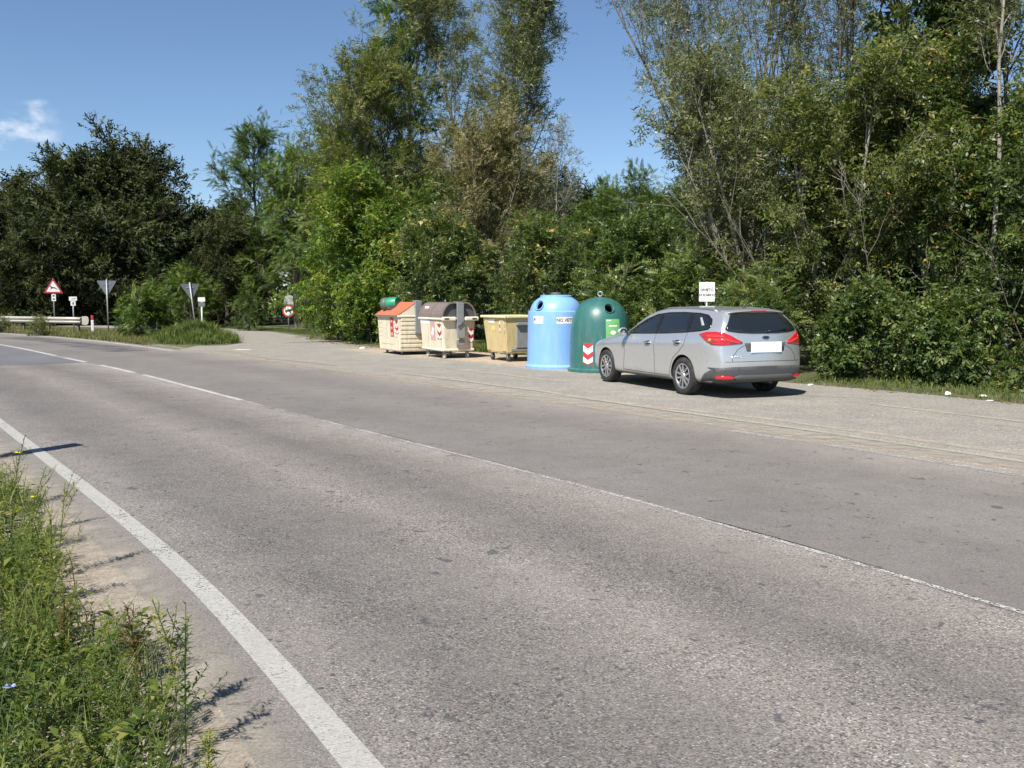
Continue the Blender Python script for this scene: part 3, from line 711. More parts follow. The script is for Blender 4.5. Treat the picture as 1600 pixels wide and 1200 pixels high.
shrub('sumac_shrub', (2.7, 23.6), 47, 1.9, 1.1, 'feathery shrub between the green bell and the wood', kind='frond', leaf=(.08, .035), n=1000, tint=.6)
shrub('locust_shrub', (-14.9, 37.9), 48, 1.5, 1.2, 'round dark green shrub on the bank between the give way signs', mat=G_LOC, kind='frond', leaf=(.08, .035), n=2000, tint=.42)
shrub('locust_shrub', (-13.6, 47.5), 49, 1.7, 1.0, 'small shrub beside the post at the side road mouth', mat=G_LOC, kind='frond', leaf=(.07, .03), n=800, tint=.35)
shrub('locust_shrub', (-18.2, 52.5), 50, 2.6, 2.0, 'taller feathery shrub behind the two give way signs', mat=G_LOC, kind='frond', leaf=(.09, .04), n=2000, tint=.5)
shrub('elder_shrub', (-5.0, 33.6), 51, 1.7, 1.3, 'low leafy shrub at the foot of the yellow green bush', mat=G_BRI, leaf=(.11, .06), n=1500, tint=.4)
shrub('elder_shrub', (-6.8, 36.6), 52, 1.9, 1.4, 'low leafy shrub along the side road past the bright bush', mat=G_BRI, leaf=(.11, .06), n=1500, tint=.35)
shrub('elder_shrub', (-7.4, 41.4), 53, 1.8, 1.2, 'low shady shrub under the drooping light green tree', mat=G_LOC, leaf=(.11, .06), n=1500, tint=.35)
shrub('verge_shrub', (-20.8, 40.6), 54, .55, .4, 'small green tuft of shrub in front of the guard rail', mat=G_OLV, leaf=(.07, .03), n=350, tint=.5)
shrub('verge_shrub', (-24.6, 44.4), 55, .4, .35, 'tiny shrub under the far stretch of guard rail', mat=G_OLV, leaf=(.07, .03), n=250, tint=.4)
# the wood behind: copies of a few of the trees above
WOOD = 'trees deeper in the wood'
def woods(src, spots, label):
    for x, y, s, rz in spots:
        c = copy_tree(src); c.location = (x, y, 0); c.scale = (s, s, s); c.rotation_euler = (0, 0, rz)
        c['label'] = label; c['group'] = WOOD
byname = {o.name: o for o in bpy.data.objects if o.parent is None}
al = next(o for o in bpy.data.objects if o.get('label') == 'dark leafy tree closing the wood where the lay-by narrows')
lo = next(o for o in bpy.data.objects if o.get('label') == 'low dark green tree under the gap of open sky')
oa = next(o for o in bpy.data.objects if o.get('label') == 'lower dark tree at the end of the wood, behind the animal warning sign')
woods(al, [(9.2, 24.2, .85, 1.0), (12.0, 25.5, .9, 2.0), (15.5, 24.0, .95, 3.0), (16.8, 19.5, 1.0, 4.0), (17.2, 14.6, .95, 5.0), (13.2, 28.8, 1.0, .5), (18.5, 27.5, 1.05, 2.6), (16.0, 30.5, 1.0, 1.7), (10.4, 30.6, .95, 3.9)],
      'shaded tree in the wood behind the tall roadside screen')
woods(lo, [(7.2, 32.0, .85, 1.0), (3.2, 33.0, .78, 2.2), (9.8, 34.5, .95, 3.1), (2.2, 45.0, .95, 4.4), (-2.6, 37.0, .9, 5.2), (8.2, 46.0, 1.0, 2.0), (-7.2, 46.8, 1.05, .3), (-1.2, 46.5, 1.1, 3.0)],
      'feathery shaded tree filling the wood behind the bins')
woods(oa, [(-19.5, 66.0, .75, 1.0), (-12.0, 64.0, 1.0, 2.4), (-27.5, 65.0, 1.0, 4.0), (-42.0, 62.0, .9, 5.0), (-8.0, 58.0, 1.0, 3.3), (-34.0, 69.0, 1.0, .4), (-22.5, 75.0, .9, 2.0), (-14.5, 74.0, 1.1, 1.5), (-40.0, 72.0, 1.0, 3.7), (-48.0, 70.0, 1.0, .9), (-17.5, 57.0, .62, 2.2), (-29.5, 57.5, .7, 5.5), (-5.5, 66.0, 1.1, 4.6), (2.0, 62.0, 1.0, .2), (-55.0, 68.0, 1.0, 2.7), (-64.0, 72.0, 1.1, 1.1), (-74.0, 76.0, 1.2, 4.2), (-88.0, 78.0, 1.2, .6), (-80.0, 55.0, 1.0, 3.0), (-70.0, 47.0, 1.0, 5.1)],
      'dark tree deep in the wood at the end of the side road')

pop = next(o for o in bpy.data.objects if o.get('label') == 'tall grey green tree with slanting limbs behind the leaning stems')
for x_, y_, s_c, rz_, lab in ((6.7, 27.6, .97, 2.1, 'tall thin twiggy tree bordering the gap of open sky'), (8.0, 30.5, .95, 4.0, 'tall twiggy tree between the gap tree and the big leaved one')):
    c_ = copy_tree(pop); c_.location = (x_, y_, 0); c_.scale = (s_c,) * 3; c_.rotation_euler = (0, 0, rz_); c_['label'] = lab
# bare pale limbs leaning through the screen
for i_, (x, y, dx, dy, L_, r_, lab) in enumerate(((6.9, 20.6, -.55, .25, 4.6, .035, 'bare pale stem slanting out of the bushes behind the car'), (6.6, 21.0, -.6, .1, 5.4, .04, 'longest bare stem slanting away behind the car roof'), (8.9, 18.6, .42, .2, 3.6, .03, 'thin bare branch slanting through the screen past the car'),
                                                  (9.9, 17.2, -.5, -.05, 3.2, .028, 'thin bare branch leaning over the verge litter'), (8.0, 19.2, -.3, -.1, 4.2, .03, 'bare upright stem in the leaf wall beside the car'))):
    rg_ = np.random.default_rng(300 + i_); t_ = thing('bare_stem', (x, y, 0), 0, lab, 'dead branch')
    pp, rr = branch(rg_, np.zeros(3), np.array([dx, dy, 1.0]), L_, r_ * .6, 7, .03, .07); pl_ = [(pp, rr)]
    for t0 in (.45, .62, .75, .88):
        q_, d_ = along(pp, t0); pl_.append(branch(rg_, q_, d_ + rg_.normal(0, .5, 3), L_ * .3, r_ * .3, 7, .05, .12))
    v_, f_ = tubes_arrays(pl_, 6); obj_arrays('stem', v_, f_, BARK, t_, smooth=True)
# a broken pale trunk stump standing in the gap
sb = bmesh.new(); tube(sb, [(0, 0, 0), (.03, 0, 1.5), (-.02, .02, 3.0), (-.06, 0, 3.75)], [.12, .10, .09, .07], 9)
st = thing('dead_trunk', (2.7, 33.5, 0), 0, 'snapped pale dead trunk standing in front of the low dark tree', 'dead tree'); bm_obj('trunk', sb, BARKP, st, True)

# ---------------------------------------------------------------- grass and weeds
def blade(L, W, bend, seg=3):
    t = np.linspace(0, 1, seg + 1); x = bend * L * t ** 2; z = L * t * (1 - .25 * bend * t); w = W * (1 - t ** 1.5) / 2 + W * .03
    A = np.c_[x, -w, z]; B = np.c_[x, w, z]
    return np.stack([np.stack([A[i], B[i], B[i + 1], A[i + 1]]) for i in range(seg)])
def tuft(n, L, W, seed, rad=.05, seg=3):
    rg = np.random.default_rng(seed); out = []
    for i in range(n):
        q = blade(L * rg.uniform(.5, 1.15), W * rg.uniform(.7, 1.3), rg.uniform(.1, .95), seg); a = rg.uniform(0, 6.28); c, s = math.cos(a), math.sin(a)
        q = q @ np.array([[c, s, 0], [-s, c, 0], [0, 0, 1]]) + np.array([rg.normal(0, rad), rg.normal(0, rad), 0]); out.append(q)
    return np.concatenate(out)
def scatter(name, protos, XY, Z, size, tint, mat, label, cat, seed=0, tilt=.12, parent=None, kind='stuff'):
    rg = np.random.default_rng(seed); n = len(XY); pick = rg.integers(0, len(protos), n); Vs = []; Ts = []
    az = rg.uniform(0, 6.28, n); c, s = np.cos(az), np.sin(az); tx, ty = rg.normal(0, tilt, n), rg.normal(0, tilt, n)
    for k, pr in enumerate(protos):
        i = np.where(pick == k)[0]
        if not len(i): continue
        q = pr.reshape(-1, 3)
        x = (q[None, :, 0] * c[i, None] - q[None, :, 1] * s[i, None]) * size[i, None]; y = (q[None, :, 0] * s[i, None] + q[None, :, 1] * c[i, None]) * size[i, None]; z = q[None, :, 2] * size[i, None]
        v = np.stack([XY[i, 0, None] + x + z * tx[i, None], XY[i, 1, None] + y + z * ty[i, None], Z[i, None] + z], -1)
        Vs.append(v.reshape(-1, 3)); lt = np.clip(tint[i][:, None] + rg.normal(0, .12, (len(i), len(pr))), 0, 1); Ts.append(np.repeat(lt.ravel(), 4))
    V = np.concatenate(Vs); o = obj_arrays(name, V, np.arange(len(V)).reshape(-1, 4), mat, parent, tint=np.concatenate(Ts))
    return tag(o, label, cat, kind=kind)
G_GRASS = mat_leaf('grass_blade', [(0, (0.037, 0.057, 0.015)), (.5, (0.095, 0.138, 0.033)), (.85, (0.171, 0.213, 0.060)), (1, (0.366, 0.310, 0.142))], .35)
G_DRY = mat_leaf('dry_grass_blade', [(0, (.07, .085, .03)), (.4, (.15, .16, .06)), (.75, (.26, .24, .12)), (1, (.38, .33, .2))], .35)
G_WEED = mat_leaf('weed_leaf', [(0, (0.027, 0.062, 0.012)), (.4, (0.090, 0.135, 0.026)), (.75, (0.192, 0.231, 0.053)), (.93, (0.318, 0.325, 0.095)), (1, (.30, .28, .12))], .38, .45, .5)
tufts = [tuft(7, .2, .014, i, seg=2) for i in range(5)]
# verge behind the lay-by: a band along its edge
bk = np.array([b for b in back if b[1] < 48][::-1], float)
def band(path, n, w0, w1, seed):
    rg = np.random.default_rng(seed); d = np.r_[0, np.cumsum(np.linalg.norm(np.diff(path, axis=0), axis=1))]; s = rg.uniform(0, d[-1], n)
    x = np.interp(s, d, path[:, 0]); y = np.interp(s, d, path[:, 1]); e = .3
    tx = np.interp(s + e, d, path[:, 0]) - np.interp(s - e, d, path[:, 0]); ty = np.interp(s + e, d, path[:, 1]) - np.interp(s - e, d, path[:, 1]); l = np.hypot(tx, ty) + 1e-9
    w = rg.uniform(w0, w1, n) + .12 * np.sin(s * 2.3) + .08 * np.sin(s * 5.1)
    return np.c_[x - ty / l * w, y + tx / l * w], s, w
sgn = 1.0
vr_ = np.array([b for b in back if b[1] < 19][::-1], float)           # right of the bells: real grass
q = np.array(vr_[-1]) - vr_[-2]
XY, s, w = band(vr_, 4800, -.12, 2.1, 3)
v_, _ = v_of(XY[:, 0], XY[:, 1]); 
if np.mean(v_) < np.mean(v_of(vr_[:, 0], vr_[:, 1])[0]): XY, s, w = band(vr_[::-1].copy(), 4800, -.12, 2.1, 3)
rg = np.random.default_rng(5)
scatter('grass', tufts, XY, np.zeros(len(XY)), rg.uniform(.35, .85, len(XY)) * np.clip(.5 + w, .5, 1.1), np.clip(rg.normal(.62, .2, len(XY)), 0, 1), G_GRASS, 'short green grass of the verge between lay-by and wood', 'grass', 1)
vl_ = np.array([b for b in back if 29 < b[1] < 58], float)
XY, s, w = band(vl_, 3600, .5, 2.2, 4)
if np.mean(XY[:, 0]) < np.mean(vl_[:, 0]) - .2: XY, s, w = band(vl_[::-1].copy(), 3600, .5, 2.2, 4)
scatter('grass', tufts, XY, np.zeros(len(XY)), rg.uniform(.3, .8, len(XY)), np.clip(rg.normal(.5, .2, len(XY)), 0, 1), G_GRASS, 'grass strip along the side road under the round sign', 'grass', 2)
XY, s, w = band(np.array([(4.9, 19.6), (3.4, 22.6), (2.0, 25.9), (.0, 28.3), (-2.4, 30.3)], float), 2800, -.4, .9, 6)
scatter('grass', tufts, XY, np.zeros(len(XY)), rg.uniform(.7, 1.9, len(XY)), np.clip(rg.normal(.5, .2, len(XY)), 0, 1), G_GRASS, 'long grass growing behind the row of containers', 'grass', 7)
# bank beside the side road: a low mound with its own grass
def mound_h(x, y):
    a = R(24); dx, dy = x + 12.35, y - 35.8; u = dx * math.cos(a) + dy * math.sin(a); w = -dx * math.sin(a) + dy * math.cos(a)
    return .52 * (1 + .25 * np.sin(x * 3.1) * np.sin(y * 2.2 + 1)) * np.exp(-(np.abs(u / 1.05) ** 2.4) - (np.abs(w / 3.0) ** 3))
gx, gy = np.meshgrid(np.linspace(-18, -8, 41), np.linspace(29, 42, 53))
Z = mound_h(gx, gy) - .02; Z = np.where(Z < .0, -.05, Z)
nx = gx.shape[1]; F = [(i * nx + j, i * nx + j + 1, (i + 1) * nx + j + 1, (i + 1) * nx + j) for i in range(gx.shape[0] - 1) for j in range(nx - 1)]
tag(obj_arrays('bank', np.c_[gx.ravel(), gy.ravel(), Z.ravel()], F, bpy.data.materials['soil_and_grass'], smooth=True), kind='structure')
XY = np.c_[rg.uniform(-17, -9, 13000), rg.uniform(30, 41, 13000)]; hz = mound_h(XY[:, 0], XY[:, 1]); k = hz > .05; XY, hz = XY[k], hz[k]
scatter('grass', tufts, XY, hz - .03, rg.uniform(.5, 1.9, len(XY)) * (1 + .4 * np.sin(XY[:, 0] * 4) * np.sin(XY[:, 1] * 3)), np.clip(rg.normal(.52, .2, len(XY)), 0, 1), G_GRASS, 'thick grass covering the bank at the side road mouth', 'grass', 8)
# verge under the guard rail
s0 = s_of(-13.2, 27.0)
ss = rg.uniform(s0, s0 + 34, 7000); vv = rg.uniform(3.75, 7.5, 7000); XY = np.array([road_pt(a, b) for a, b in zip(ss, vv)])
k = (XY[:, 1] > 32) & (XY[:, 0] < -12.6); XY = XY[k]
scatter('grass', tufts, XY, np.zeros(len(XY)), rg.uniform(.4, 1.5, len(XY)), np.clip(rg.normal(.42, .22, len(XY)), 0, 1), G_DRY, 'dry tall grass on the verge under the guard rail', 'grass', 9)
# ---------------------------------------------------------------- weeds on the near verge
def weed_proto(seed, H=.5, n=30, L=.068, W=.016, branches=3):
    """upright leafy weed: stem quads and spiral leaves, as (k,4,3)"""
    rg = np.random.default_rng(seed); out = []
    def stem(P, r):
        for a, b in zip(P[:-1], P[1:]):
            for u in (np.array([.7, .7, 0]),):
                out.append(np.array([a - u * r, a + u * r, b + u * r * .8, b - u * r * .8]))
    def leaves(P, m, l0):
        for i in range(m):
            t = .12 + .88 * i / m; p, d = along(P, min(.999, t)); az = i * 2.4 + rg.normal(0, .3); el = rg.uniform(.1, .9)
            dv = np.array([math.cos(az) * math.cos(el), math.sin(az) * math.cos(el), math.sin(el)]); sz = l0 * (1.15 - .6 * t) * rg.uniform(.7, 1.25)
            side = unit(np.cross(dv, [0, 0, 1])); up = np.cross(side, dv)
            q = leaf_quad(sz, sz * W / L, .25, .18); out.append(p + q[:, :1] * dv + q[:, 1:2] * side + q[:, 2:] * up)
    ph = rg.uniform(0, 6.28); bend = rg.uniform(.02, .22) * H
    z = np.linspace(0, 1, 4); P = np.c_[math.cos(ph) * bend * z ** 2, math.sin(ph) * bend * z ** 2, z * H]
    stem(P, .0028); leaves(P, n, L)
    for b in range(branches):
        p, d = along(P, rg.uniform(.3, .85)); az = rg.uniform(0, 6.28)
        bp, _ = branch(rg, p, np.array([math.cos(az), math.sin(az), 1.1]), H * rg.uniform(.25, .45), .002, 3, .15, .12); stem(bp, .0018); leaves(bp, n // 4, L * .75)
    return np.array(out)
def broad_proto(seed, n=12, L=.055, W=.024, H=.18):
    rg = np.random.default_rng(seed); out = []
    for i in range(n):
        az = i * 2.4 + rg.normal(0, .4); el = rg.uniform(.05, .9); b = np.array([rg.normal(0, .03), rg.normal(0, .03), rg.uniform(.02, H)])
        dv = np.array([math.cos(az) * math.cos(el), math.sin(az) * math.cos(el), math.sin(el)]); side = unit(np.cross(dv, [0, 0, 1])); up = np.cross(side, dv)
        s = rg.uniform(.6, 1.25); q = leaf_quad(L * s, W * s, .2, .25); out.append(b + q[:, :1] * dv + q[:, 1:2] * side + q[:, 2:] * up)
    return np.array(out)
rg = np.random.default_rng(21)
sA, sB = s_of(3.6, 2.4), s_of(-12, 25)
def verge_pts(n, lo, hi, seed, pw=1.0):
    r_ = np.random.default_rng(seed); s = sA + (sB - sA) * r_.uniform(0, 1, n) ** 1.5
    edge_ = 0.30 * np.sin(s * 1.35 + .6) + .2 * np.sin(s * 3.1 + 1.0) + .12 * np.sin(s * 6.7)
    w = lo + (hi - lo) * r_.uniform(0, 1, n) ** pw + np.where(True, edge_ * .3, 0)
    P = np.array([road_pt(a, -b) for a, b in zip(s, w)]); near = (np.hypot(P[:, 0], P[:, 1]) > 2.0) & (P[:, 0] > -.70 * P[:, 1] - .5)
    return P[near], w[near]
XY, w = verge_pts(6200, 3.98, 7.6, 1, .95)
def patchy(XY, ph): return .5 * np.sin(XY[:, 0] * 3.1 + ph) * np.sin(XY[:, 1] * 2.3 + ph * 2) + .3 * np.sin(XY[:, 0] * 7.3 + XY[:, 1] * 5.1 + ph)
hgt = (1 + .38 * patchy(XY, .4)) * np.clip(.40 + .45 * (w - 3.9), .38, .78) * rg.uniform(.6, 1.25, len(XY))
scatter('weeds', [weed_proto(i) for i in range(6)], XY, np.zeros(len(XY)), hgt, np.clip(rg.normal(.52, .17, len(XY)) + .22 * patchy(XY, 1.7), 0, .97), G_WEED, 'dense narrow leaved green weeds on the near verge', 'weeds', 31, .14)
XY, w = verge_pts(9500, 3.95, 7.2, 2, .85)
scatter('grass', [tuft(8, .3, .007, 60 + i, .03, 2) for i in range(5)], XY, np.zeros(len(XY)), rg.uniform(.35, 1.2, len(XY)) * np.clip((w - 3.3) * 1.3, .3, 1), np.clip(rg.normal(.55, .25, len(XY)), 0, 1), G_GRASS, 'long green grass mixed into the near weeds', 'grass', 32, .25)
XY, w = verge_pts(900, 3.9, 5.6, 3, 1.2)
scatter('grass', [tuft(6, .26, .005, 80 + i, .04, 2) for i in range(4)], XY, np.zeros(len(XY)), rg.uniform(.3, 1.0, len(XY)), np.clip(rg.normal(.6, .25, len(XY)), 0, 1), G_DRY, 'dry straw coloured grass at the sandy road edge', 'grass', 33, .35)
XY, w = verge_pts(9000, 3.98, 7.2, 4, .85)
scatter('weeds', [broad_proto(i) for i in range(5)], XY, np.zeros(len(XY)), rg.uniform(.5, 1.3, len(XY)), np.clip(rg.normal(.5, .2, len(XY)) + .2 * patchy(XY, 3.1), 0, .97), G_WEED, 'small broad leaved ground cover under the near weeds', 'weeds', 34, .2)
# single tall weeds that lean out over the sandy edge
M_YEL = plain('yellow_petal', (.75, .62, .04), .6, var=.05); M_BLU = plain('blue_petal', (.28, .33, .72), .6, var=.05)
G_RED = mat_leaf('reddish_weed_leaf', [(0, (.05, .06, .015)), (.5, (.12, .10, .03)), (.8, (.2, .12, .045)), (1, (.3, .16, .07))], .35)
def flower(mat, parent, p, r, n=5):
    bm = bmesh.new()
    for i in range(n):
        a = 2 * math.pi * i / n; c, s = math.cos(a), math.sin(a); v = []
        for x, y, z in ((0, 0, 0), (r * .7, r * .38, r * .25), (r, 0, r * .32), (r * .7, -r * .38, r * .25)):
            v.append(bm.verts.new((p[0] + x * c - y * s, p[1] + x * s + y * c - z * .8, p[2] + z)))
        bm.faces.new(v)
    return bm_obj('flower', bm, mat, parent)
def tall_weed(xy, H, seed, label, mat=G_WEED, flow=None, tint=.6, n=54, L=.07, tilt=(0, 0)):
    t = thing('tall_weed', (xy[0], xy[1], 0), 0, label, 'weed')
    q = weed_proto(seed, H, n, L, .014, 6); V = q.reshape(-1, 3).copy(); V[:, 0] += tilt[0] * V[:, 2]; V[:, 1] += tilt[1] * V[:, 2]
    r_ = np.random.default_rng(seed); obj_arrays('foliage', V, np.arange(len(V)).reshape(-1, 4), mat, t, tint=np.repeat(np.clip(r_.normal(tint, .15, len(q)), 0, 1), 4))
    if flow:
        m, r, hs = flow
        for k, hz_ in enumerate(hs):
            i = np.argmin(np.abs(V[:, 2] - hz_ * H)); flower(m, t, V[i] + np.array([0, 0, .01]), r)
    return t
tall_weed((-3.86, 7.0), .56, 101, 'tallest weed leaning over the edge line, with one yellow flower halfway', tint=.55, flow=(M_YEL, .035, (.72,)), tilt=(.12, .1))
tall_weed((-3.3, 6.2), .45, 102, 'slim weed with a yellow flower low on its stem, beside the sand', tint=.6, flow=(M_YEL, .03, (.55,)), tilt=(.15, 0))
tall_weed((-2.62, 5.2), .55, 103, 'slender weed casting a long thin shadow over the sandy edge', tint=.75, tilt=(.12, 0))
tall_weed((-2.42, 4.75), .5, 104, 'bushy upright weed over the bare gravelly edge', tint=.7)
tall_weed((-1.28, 3.4), .5, 105, 'pale feathery weed standing alone in the gravel', tint=.85, n=70, L=.06, tilt=(.05, 0))
tall_weed((-1.14, 3.1), .48, 106, 'dark wiry weed beside the pale feathery one', tint=.3, n=60, L=.05)
tall_weed((-1.55, 3.7), .36, 107, 'reddish drying weed at the inner edge of the gravel', mat=G_RED, tint=.6, n=60)
tall_weed((-1.95, 3.9), .32, 108, 'low reddish weed among fallen stalks', mat=G_RED, tint=.45, n=50)
tall_weed((-1.6, 2.95), .4, 109, 'weed with one pale blue flower', tint=.5, flow=(M_BLU, .022, (.8,)))
tall_weed((-2.25, 3.35), .46, 110, 'weed with a small yellow flower deep in the green', tint=.5, flow=(M_YEL, .022, (.9,)))
tall_weed((-4.7, 8.2), .34, 111, 'grey green weed where the post shadow starts', tint=.65)
tall_weed((-3.05, 5.7), .4, 112, 'bristly weed between the two yellow flowered ones', tint=.5, tilt=(.1, .05))
tall_weed((-.98, 2.85), .22, 113, 'small tuft of weed close to the edge line', tint=.8, n=40, L=.05)
# dead leaves along the verge, and twigs on the sandy edge
M_LIT = mat_leaf('fallen_leaf', [(0, (.16, .10, .05)), (.5, (.32, .2, .1)), (1, (.5, .36, .22))], .1, .8, .2)
lq = [leaf_quad(.07, .04, .3, .1)[None] * np.array([1, 1, .6]) + np.array([0, 0, .012])]
XY, s, w = band(vr_[::-1].copy(), 900, -.2, .25, 12)
if abs(np.mean(v_of(XY[:, 0], XY[:, 1])[0])) < 4: XY, s, w = band(vr_, 900, -.2, .25, 12)
scatter('fallen_leaves', lq, XY, np.full(len(XY), .0), rg.uniform(.5, 1.3, len(XY)), rg.uniform(0, 1, len(XY)), M_LIT, 'brown fallen leaves along the edge of the grass verge', 'leaves', 41, .1)
XY, s, w = band(np.array([(-9.3, 40.7), (-6.1, 33.6), (-4.5, 30.9), (-2.4, 29.8), (.2, 27.7), (2.3, 24.8), (3.9, 21.2)], float), 900, -.5, .3, 13)
scatter('fallen_leaves', lq, XY, np.full(len(XY), .0), rg.uniform(.5, 1.3, len(XY)), rg.uniform(0, 1, len(XY)), M_LIT, 'brown fallen leaves around the feet of the containers', 'leaves', 42, .1)
XY, w = verge_pts(700, 3.7, 4.3, 7, 1.0)
scatter('stalks', [blade(.12, .004, .4, 2) @ np.array([[0, 0, 0], [0, 1, 0], [1, 0, .12]]) + np.array([0, 0, .012])], XY, np.zeros(len(XY)), rg.uniform(.4, 1.4, len(XY)), rg.uniform(.1, .8, len(XY)), G_DRY, 'thin dry stalks strewn on the sandy edge', 'stalks', 43, .02)
# ---------------------------------------------------------------- the silver estate car (x forward, y left, origin under the rear axle)
def mat_silver():
    t = NT('silver_paint'); v = t.coord('Object'); n = t.noise(v, 900, 2, .5); d = t.noise(v, 2.5, 5, .6); z = t.xyz(v)[2]
    c = t.mix(t.rng(n, .4, .7), (.60, .605, .605), (.74, .745, .745))
    dust = t.math('MULTIPLY', t.rng(z, .75, .2), t.rng(d, .35, .7, .1, .55))
    c = t.mix(dust, c, (.33, .30, .26))
    return t.bsdf(c, t.math('ADD', t.rng(n, .3, .7, .25, .31), t.math('MULTIPLY', dust, .3)), t.math('SUBTRACT', .72, t.math('MULTIPLY', dust, .45)), coat=.55, coat_rough=.06)
def mat_glass(name, col, rough=.03):
    t = NT(name); n = t.noise(t.coord('Object'), 3, 4)
    return t.bsdf(col, t.rng(n, .3, .7, rough, rough + .04), 0, spec=.75, coat=.3)
def mat_lens(name, col, rough=.12):
    t = NT(name); v = t.coord('Object'); w = t.n('ShaderNodeTexWave'); t.set(w.inputs['Vector'], v); w.inputs['Scale'].default_value = 26; w.bands_direction = 'Z'
    c = t.mix(t.rng(w.outputs['Fac'], .3, .8), col, tuple(x * .5 for x in col))
    return t.bsdf(c, rough, 0, spec=.7, coat=1.0)
SILV = mat_silver(); GLS = mat_glass('tinted_glass', (.012, .015, .016)); BLK = plain('black_plastic', (.07, .07, .073), .6, var=.25); TRIM = plain('gloss_black_trim', (.012, .012, .013), .2)
SEAM = plain('seam_shadow_gap', (.012, .012, .012), .9); CHR = plain('chrome', (.72, .72, .72), .12, 1.0, var=.03); RED = mat_lens('red_lens', (.62, .012, .015)); REDB = mat_lens('bright_red_lens', (.8, .05, .04))
AMB = mat_lens('amber_lens', (.75, .28, .05)); RUB = plain('tyre_rubber', (.022, .022, .022), .85, var=.3, dirt=((.10, .09, .075), .4)); RIMM = plain('machined_alloy', (.62, .62, .62), .28, .9, var=.08); RIMD = plain('dark_wheel_pocket', (.05, .05, .053), .45, .5)
UNDER = plain('underbody', (.012, .012, .012), .95); WHT = plain('white_plate', (.82, .82, .82), .4, var=.02); PALE = plain('pale_interior', (.30, .32, .32), .6)

car = thing('estate_car', (3.68, 15.80, .006), R(90 + 23), 'silver estate car parked at the lay-by, rear to the road, blank white plate', 'car')
X = [3.56, 3.52, 3.40, 3.15, 2.75, 2.40, 2.12, 1.80, 1.45, 1.05, .55, .0, -.42, -.68]
zt = [.56, .66, .775, .875, .955, 1.01, 1.085, 1.245, 1.40, 1.475, 1.49, 1.478, 1.452, 1.43]
zw = [.55, .64, .75, .845, .915, .955, 1.01, 1.155, 1.30, 1.375, 1.395, 1.39, 1.372, 1.355]
zB = [.54, .62, .72, .805, .87, .905, .925, .94, .955, .972, .998, 1.03, 1.055, 1.07]
wm = [.36, .58, .75, .865, .905, .91, .912, .912, .912, .912, .912, .912, .90, .875]
y10 = [.22, .34, .43, .50, .55, .60, .665, .69, .685, .675, .665, .65, .63, .61]
zl = [.30, .26, .235, .215, .205, .20, .20, .20, .20, .20, .20, .205, .22, .235]
def section(i):
    w, b, t, q, yw, l = wm[i], zB[i], zt[i], zw[i], y10[i], zl[i]
    h = b - l
    return [(X[i], 0, l), (X[i], w * .62, l), (X[i], w * .90, l + .01), (X[i], w * .965, l + .075 * h / .75), (X[i], w * .99, l + .24 * h), (X[i], w * .978, l + .52 * h), (X[i], w * 1.003, l + .78 * h), (X[i], w * .968, l + .92 * h),
            (X[i], w * .935 if i > 4 else max(yw + .03, w * .86), b), (X[i], (w * .935 * .45 + yw * .55) if i > 4 else (w * .86 * .5 + yw * .5), b * .46 + q * .54), (X[i], yw, q), (X[i], yw * .93, q + (t - q) * .55), (X[i], yw * .55, t - .012), (X[i], 0, t)]
rows = [section(i) for i in range(len(X))]
ring = [(-.80, 0, .27), (-.86, .54, .27), (-.89, .73, .275), (-.91, .775, .33), (-.92, .79, .45), (-.92, .795, .62), (-.895, .795, .82), (-.875, .78, .96), (-.865, .755, 1.07), (-.815, .70, 1.22), (-.71, .585, 1.362), (-.685, .545, 1.395), (-.675, .33, 1.418), (-.675, 0, 1.425)]
rows.append(ring)
mid = [(a[0] * .45 + b[0] * .55, a[1] * .42 + b[1] * .58 + .004, a[2] * .5 + b[2] * .5) for a, b in zip(rows[-2], ring)]
rows.insert(-1, mid)
def build_body():
    bm = bmesh.new(); n = len(rows[0]); grid = []
    for r in rows:
        half = [bm.verts.new(p) for p in r]; other = [half[0]] + [bm.verts.new((p[0], -p[1], p[2])) for p in r[1:-1]] + [half[-1]]
        grid.append(half + other[-2:0:-1])
    m = len(grid[0])
    for a, b in zip(grid, grid[1:]):
        for j in range(m):
            k = (j + 1) % m; bm.faces.new((a[j], a[k], b[k], b[j]))
    # rear face: columns across the car between the two halves of the last ring
    def capgrid(ringpts, gl, sgn_):
        cols = [.97, .72, .36]; bulge = [.03, .10, .135]
        L = [gl[j] for j in range(n)]; Rr = [gl[0]] + [gl[m - j] for j in range(1, n - 1)] + [gl[n - 1]]
        prev = L; allc = []
        for k, bu in list(zip(cols, bulge)) + [(0, .148)] + list(zip([-c for c in cols[::-1]], bulge[::-1])):
            c = [L[0]] + [bm.verts.new((p[0] + sgn_ * bu * (1 if 2 < j < n - 4 else .6), p[1] * k, p[2] + (.004 if j > 10 else 0))) for j, p in enumerate(ringpts) if 0 < j < n - 1] + [L[-1]]
            allc.append(c)
        allc = [L] + allc + [Rr]
        for a, b in zip(allc, allc[1:]):
            for j in range(n - 1):
                vs_ = [a[j], a[j + 1], b[j + 1], b[j]]; u = []
                for v in vs_:
                    if v not in u: u.append(v)
                if len(u) >= 3:
                    try: bm.faces.new(u)
                    except ValueError: pass
    capgrid(rows[-1], grid[-1], -1); capgrid(rows[0], grid[0], 1)
    o = bm_obj('body', bm, SILV, car, True)
    s = o.modifiers.new('sub', 'SUBSURF'); s.levels = 3; s.render_levels = 3
    return bake(o)
body = build_body()
def bvh_of(o):
    me = o.data; return BVHTree.FromPolygons([v.co.copy() for v in me.vertices], [tuple(p.vertices) for p in me.polygons])
BV = bvh_of(body)
def RX(z): return BV.ray_cast(Vector((-4, 0, z)), Vector((1, 0, 0)))[0].x
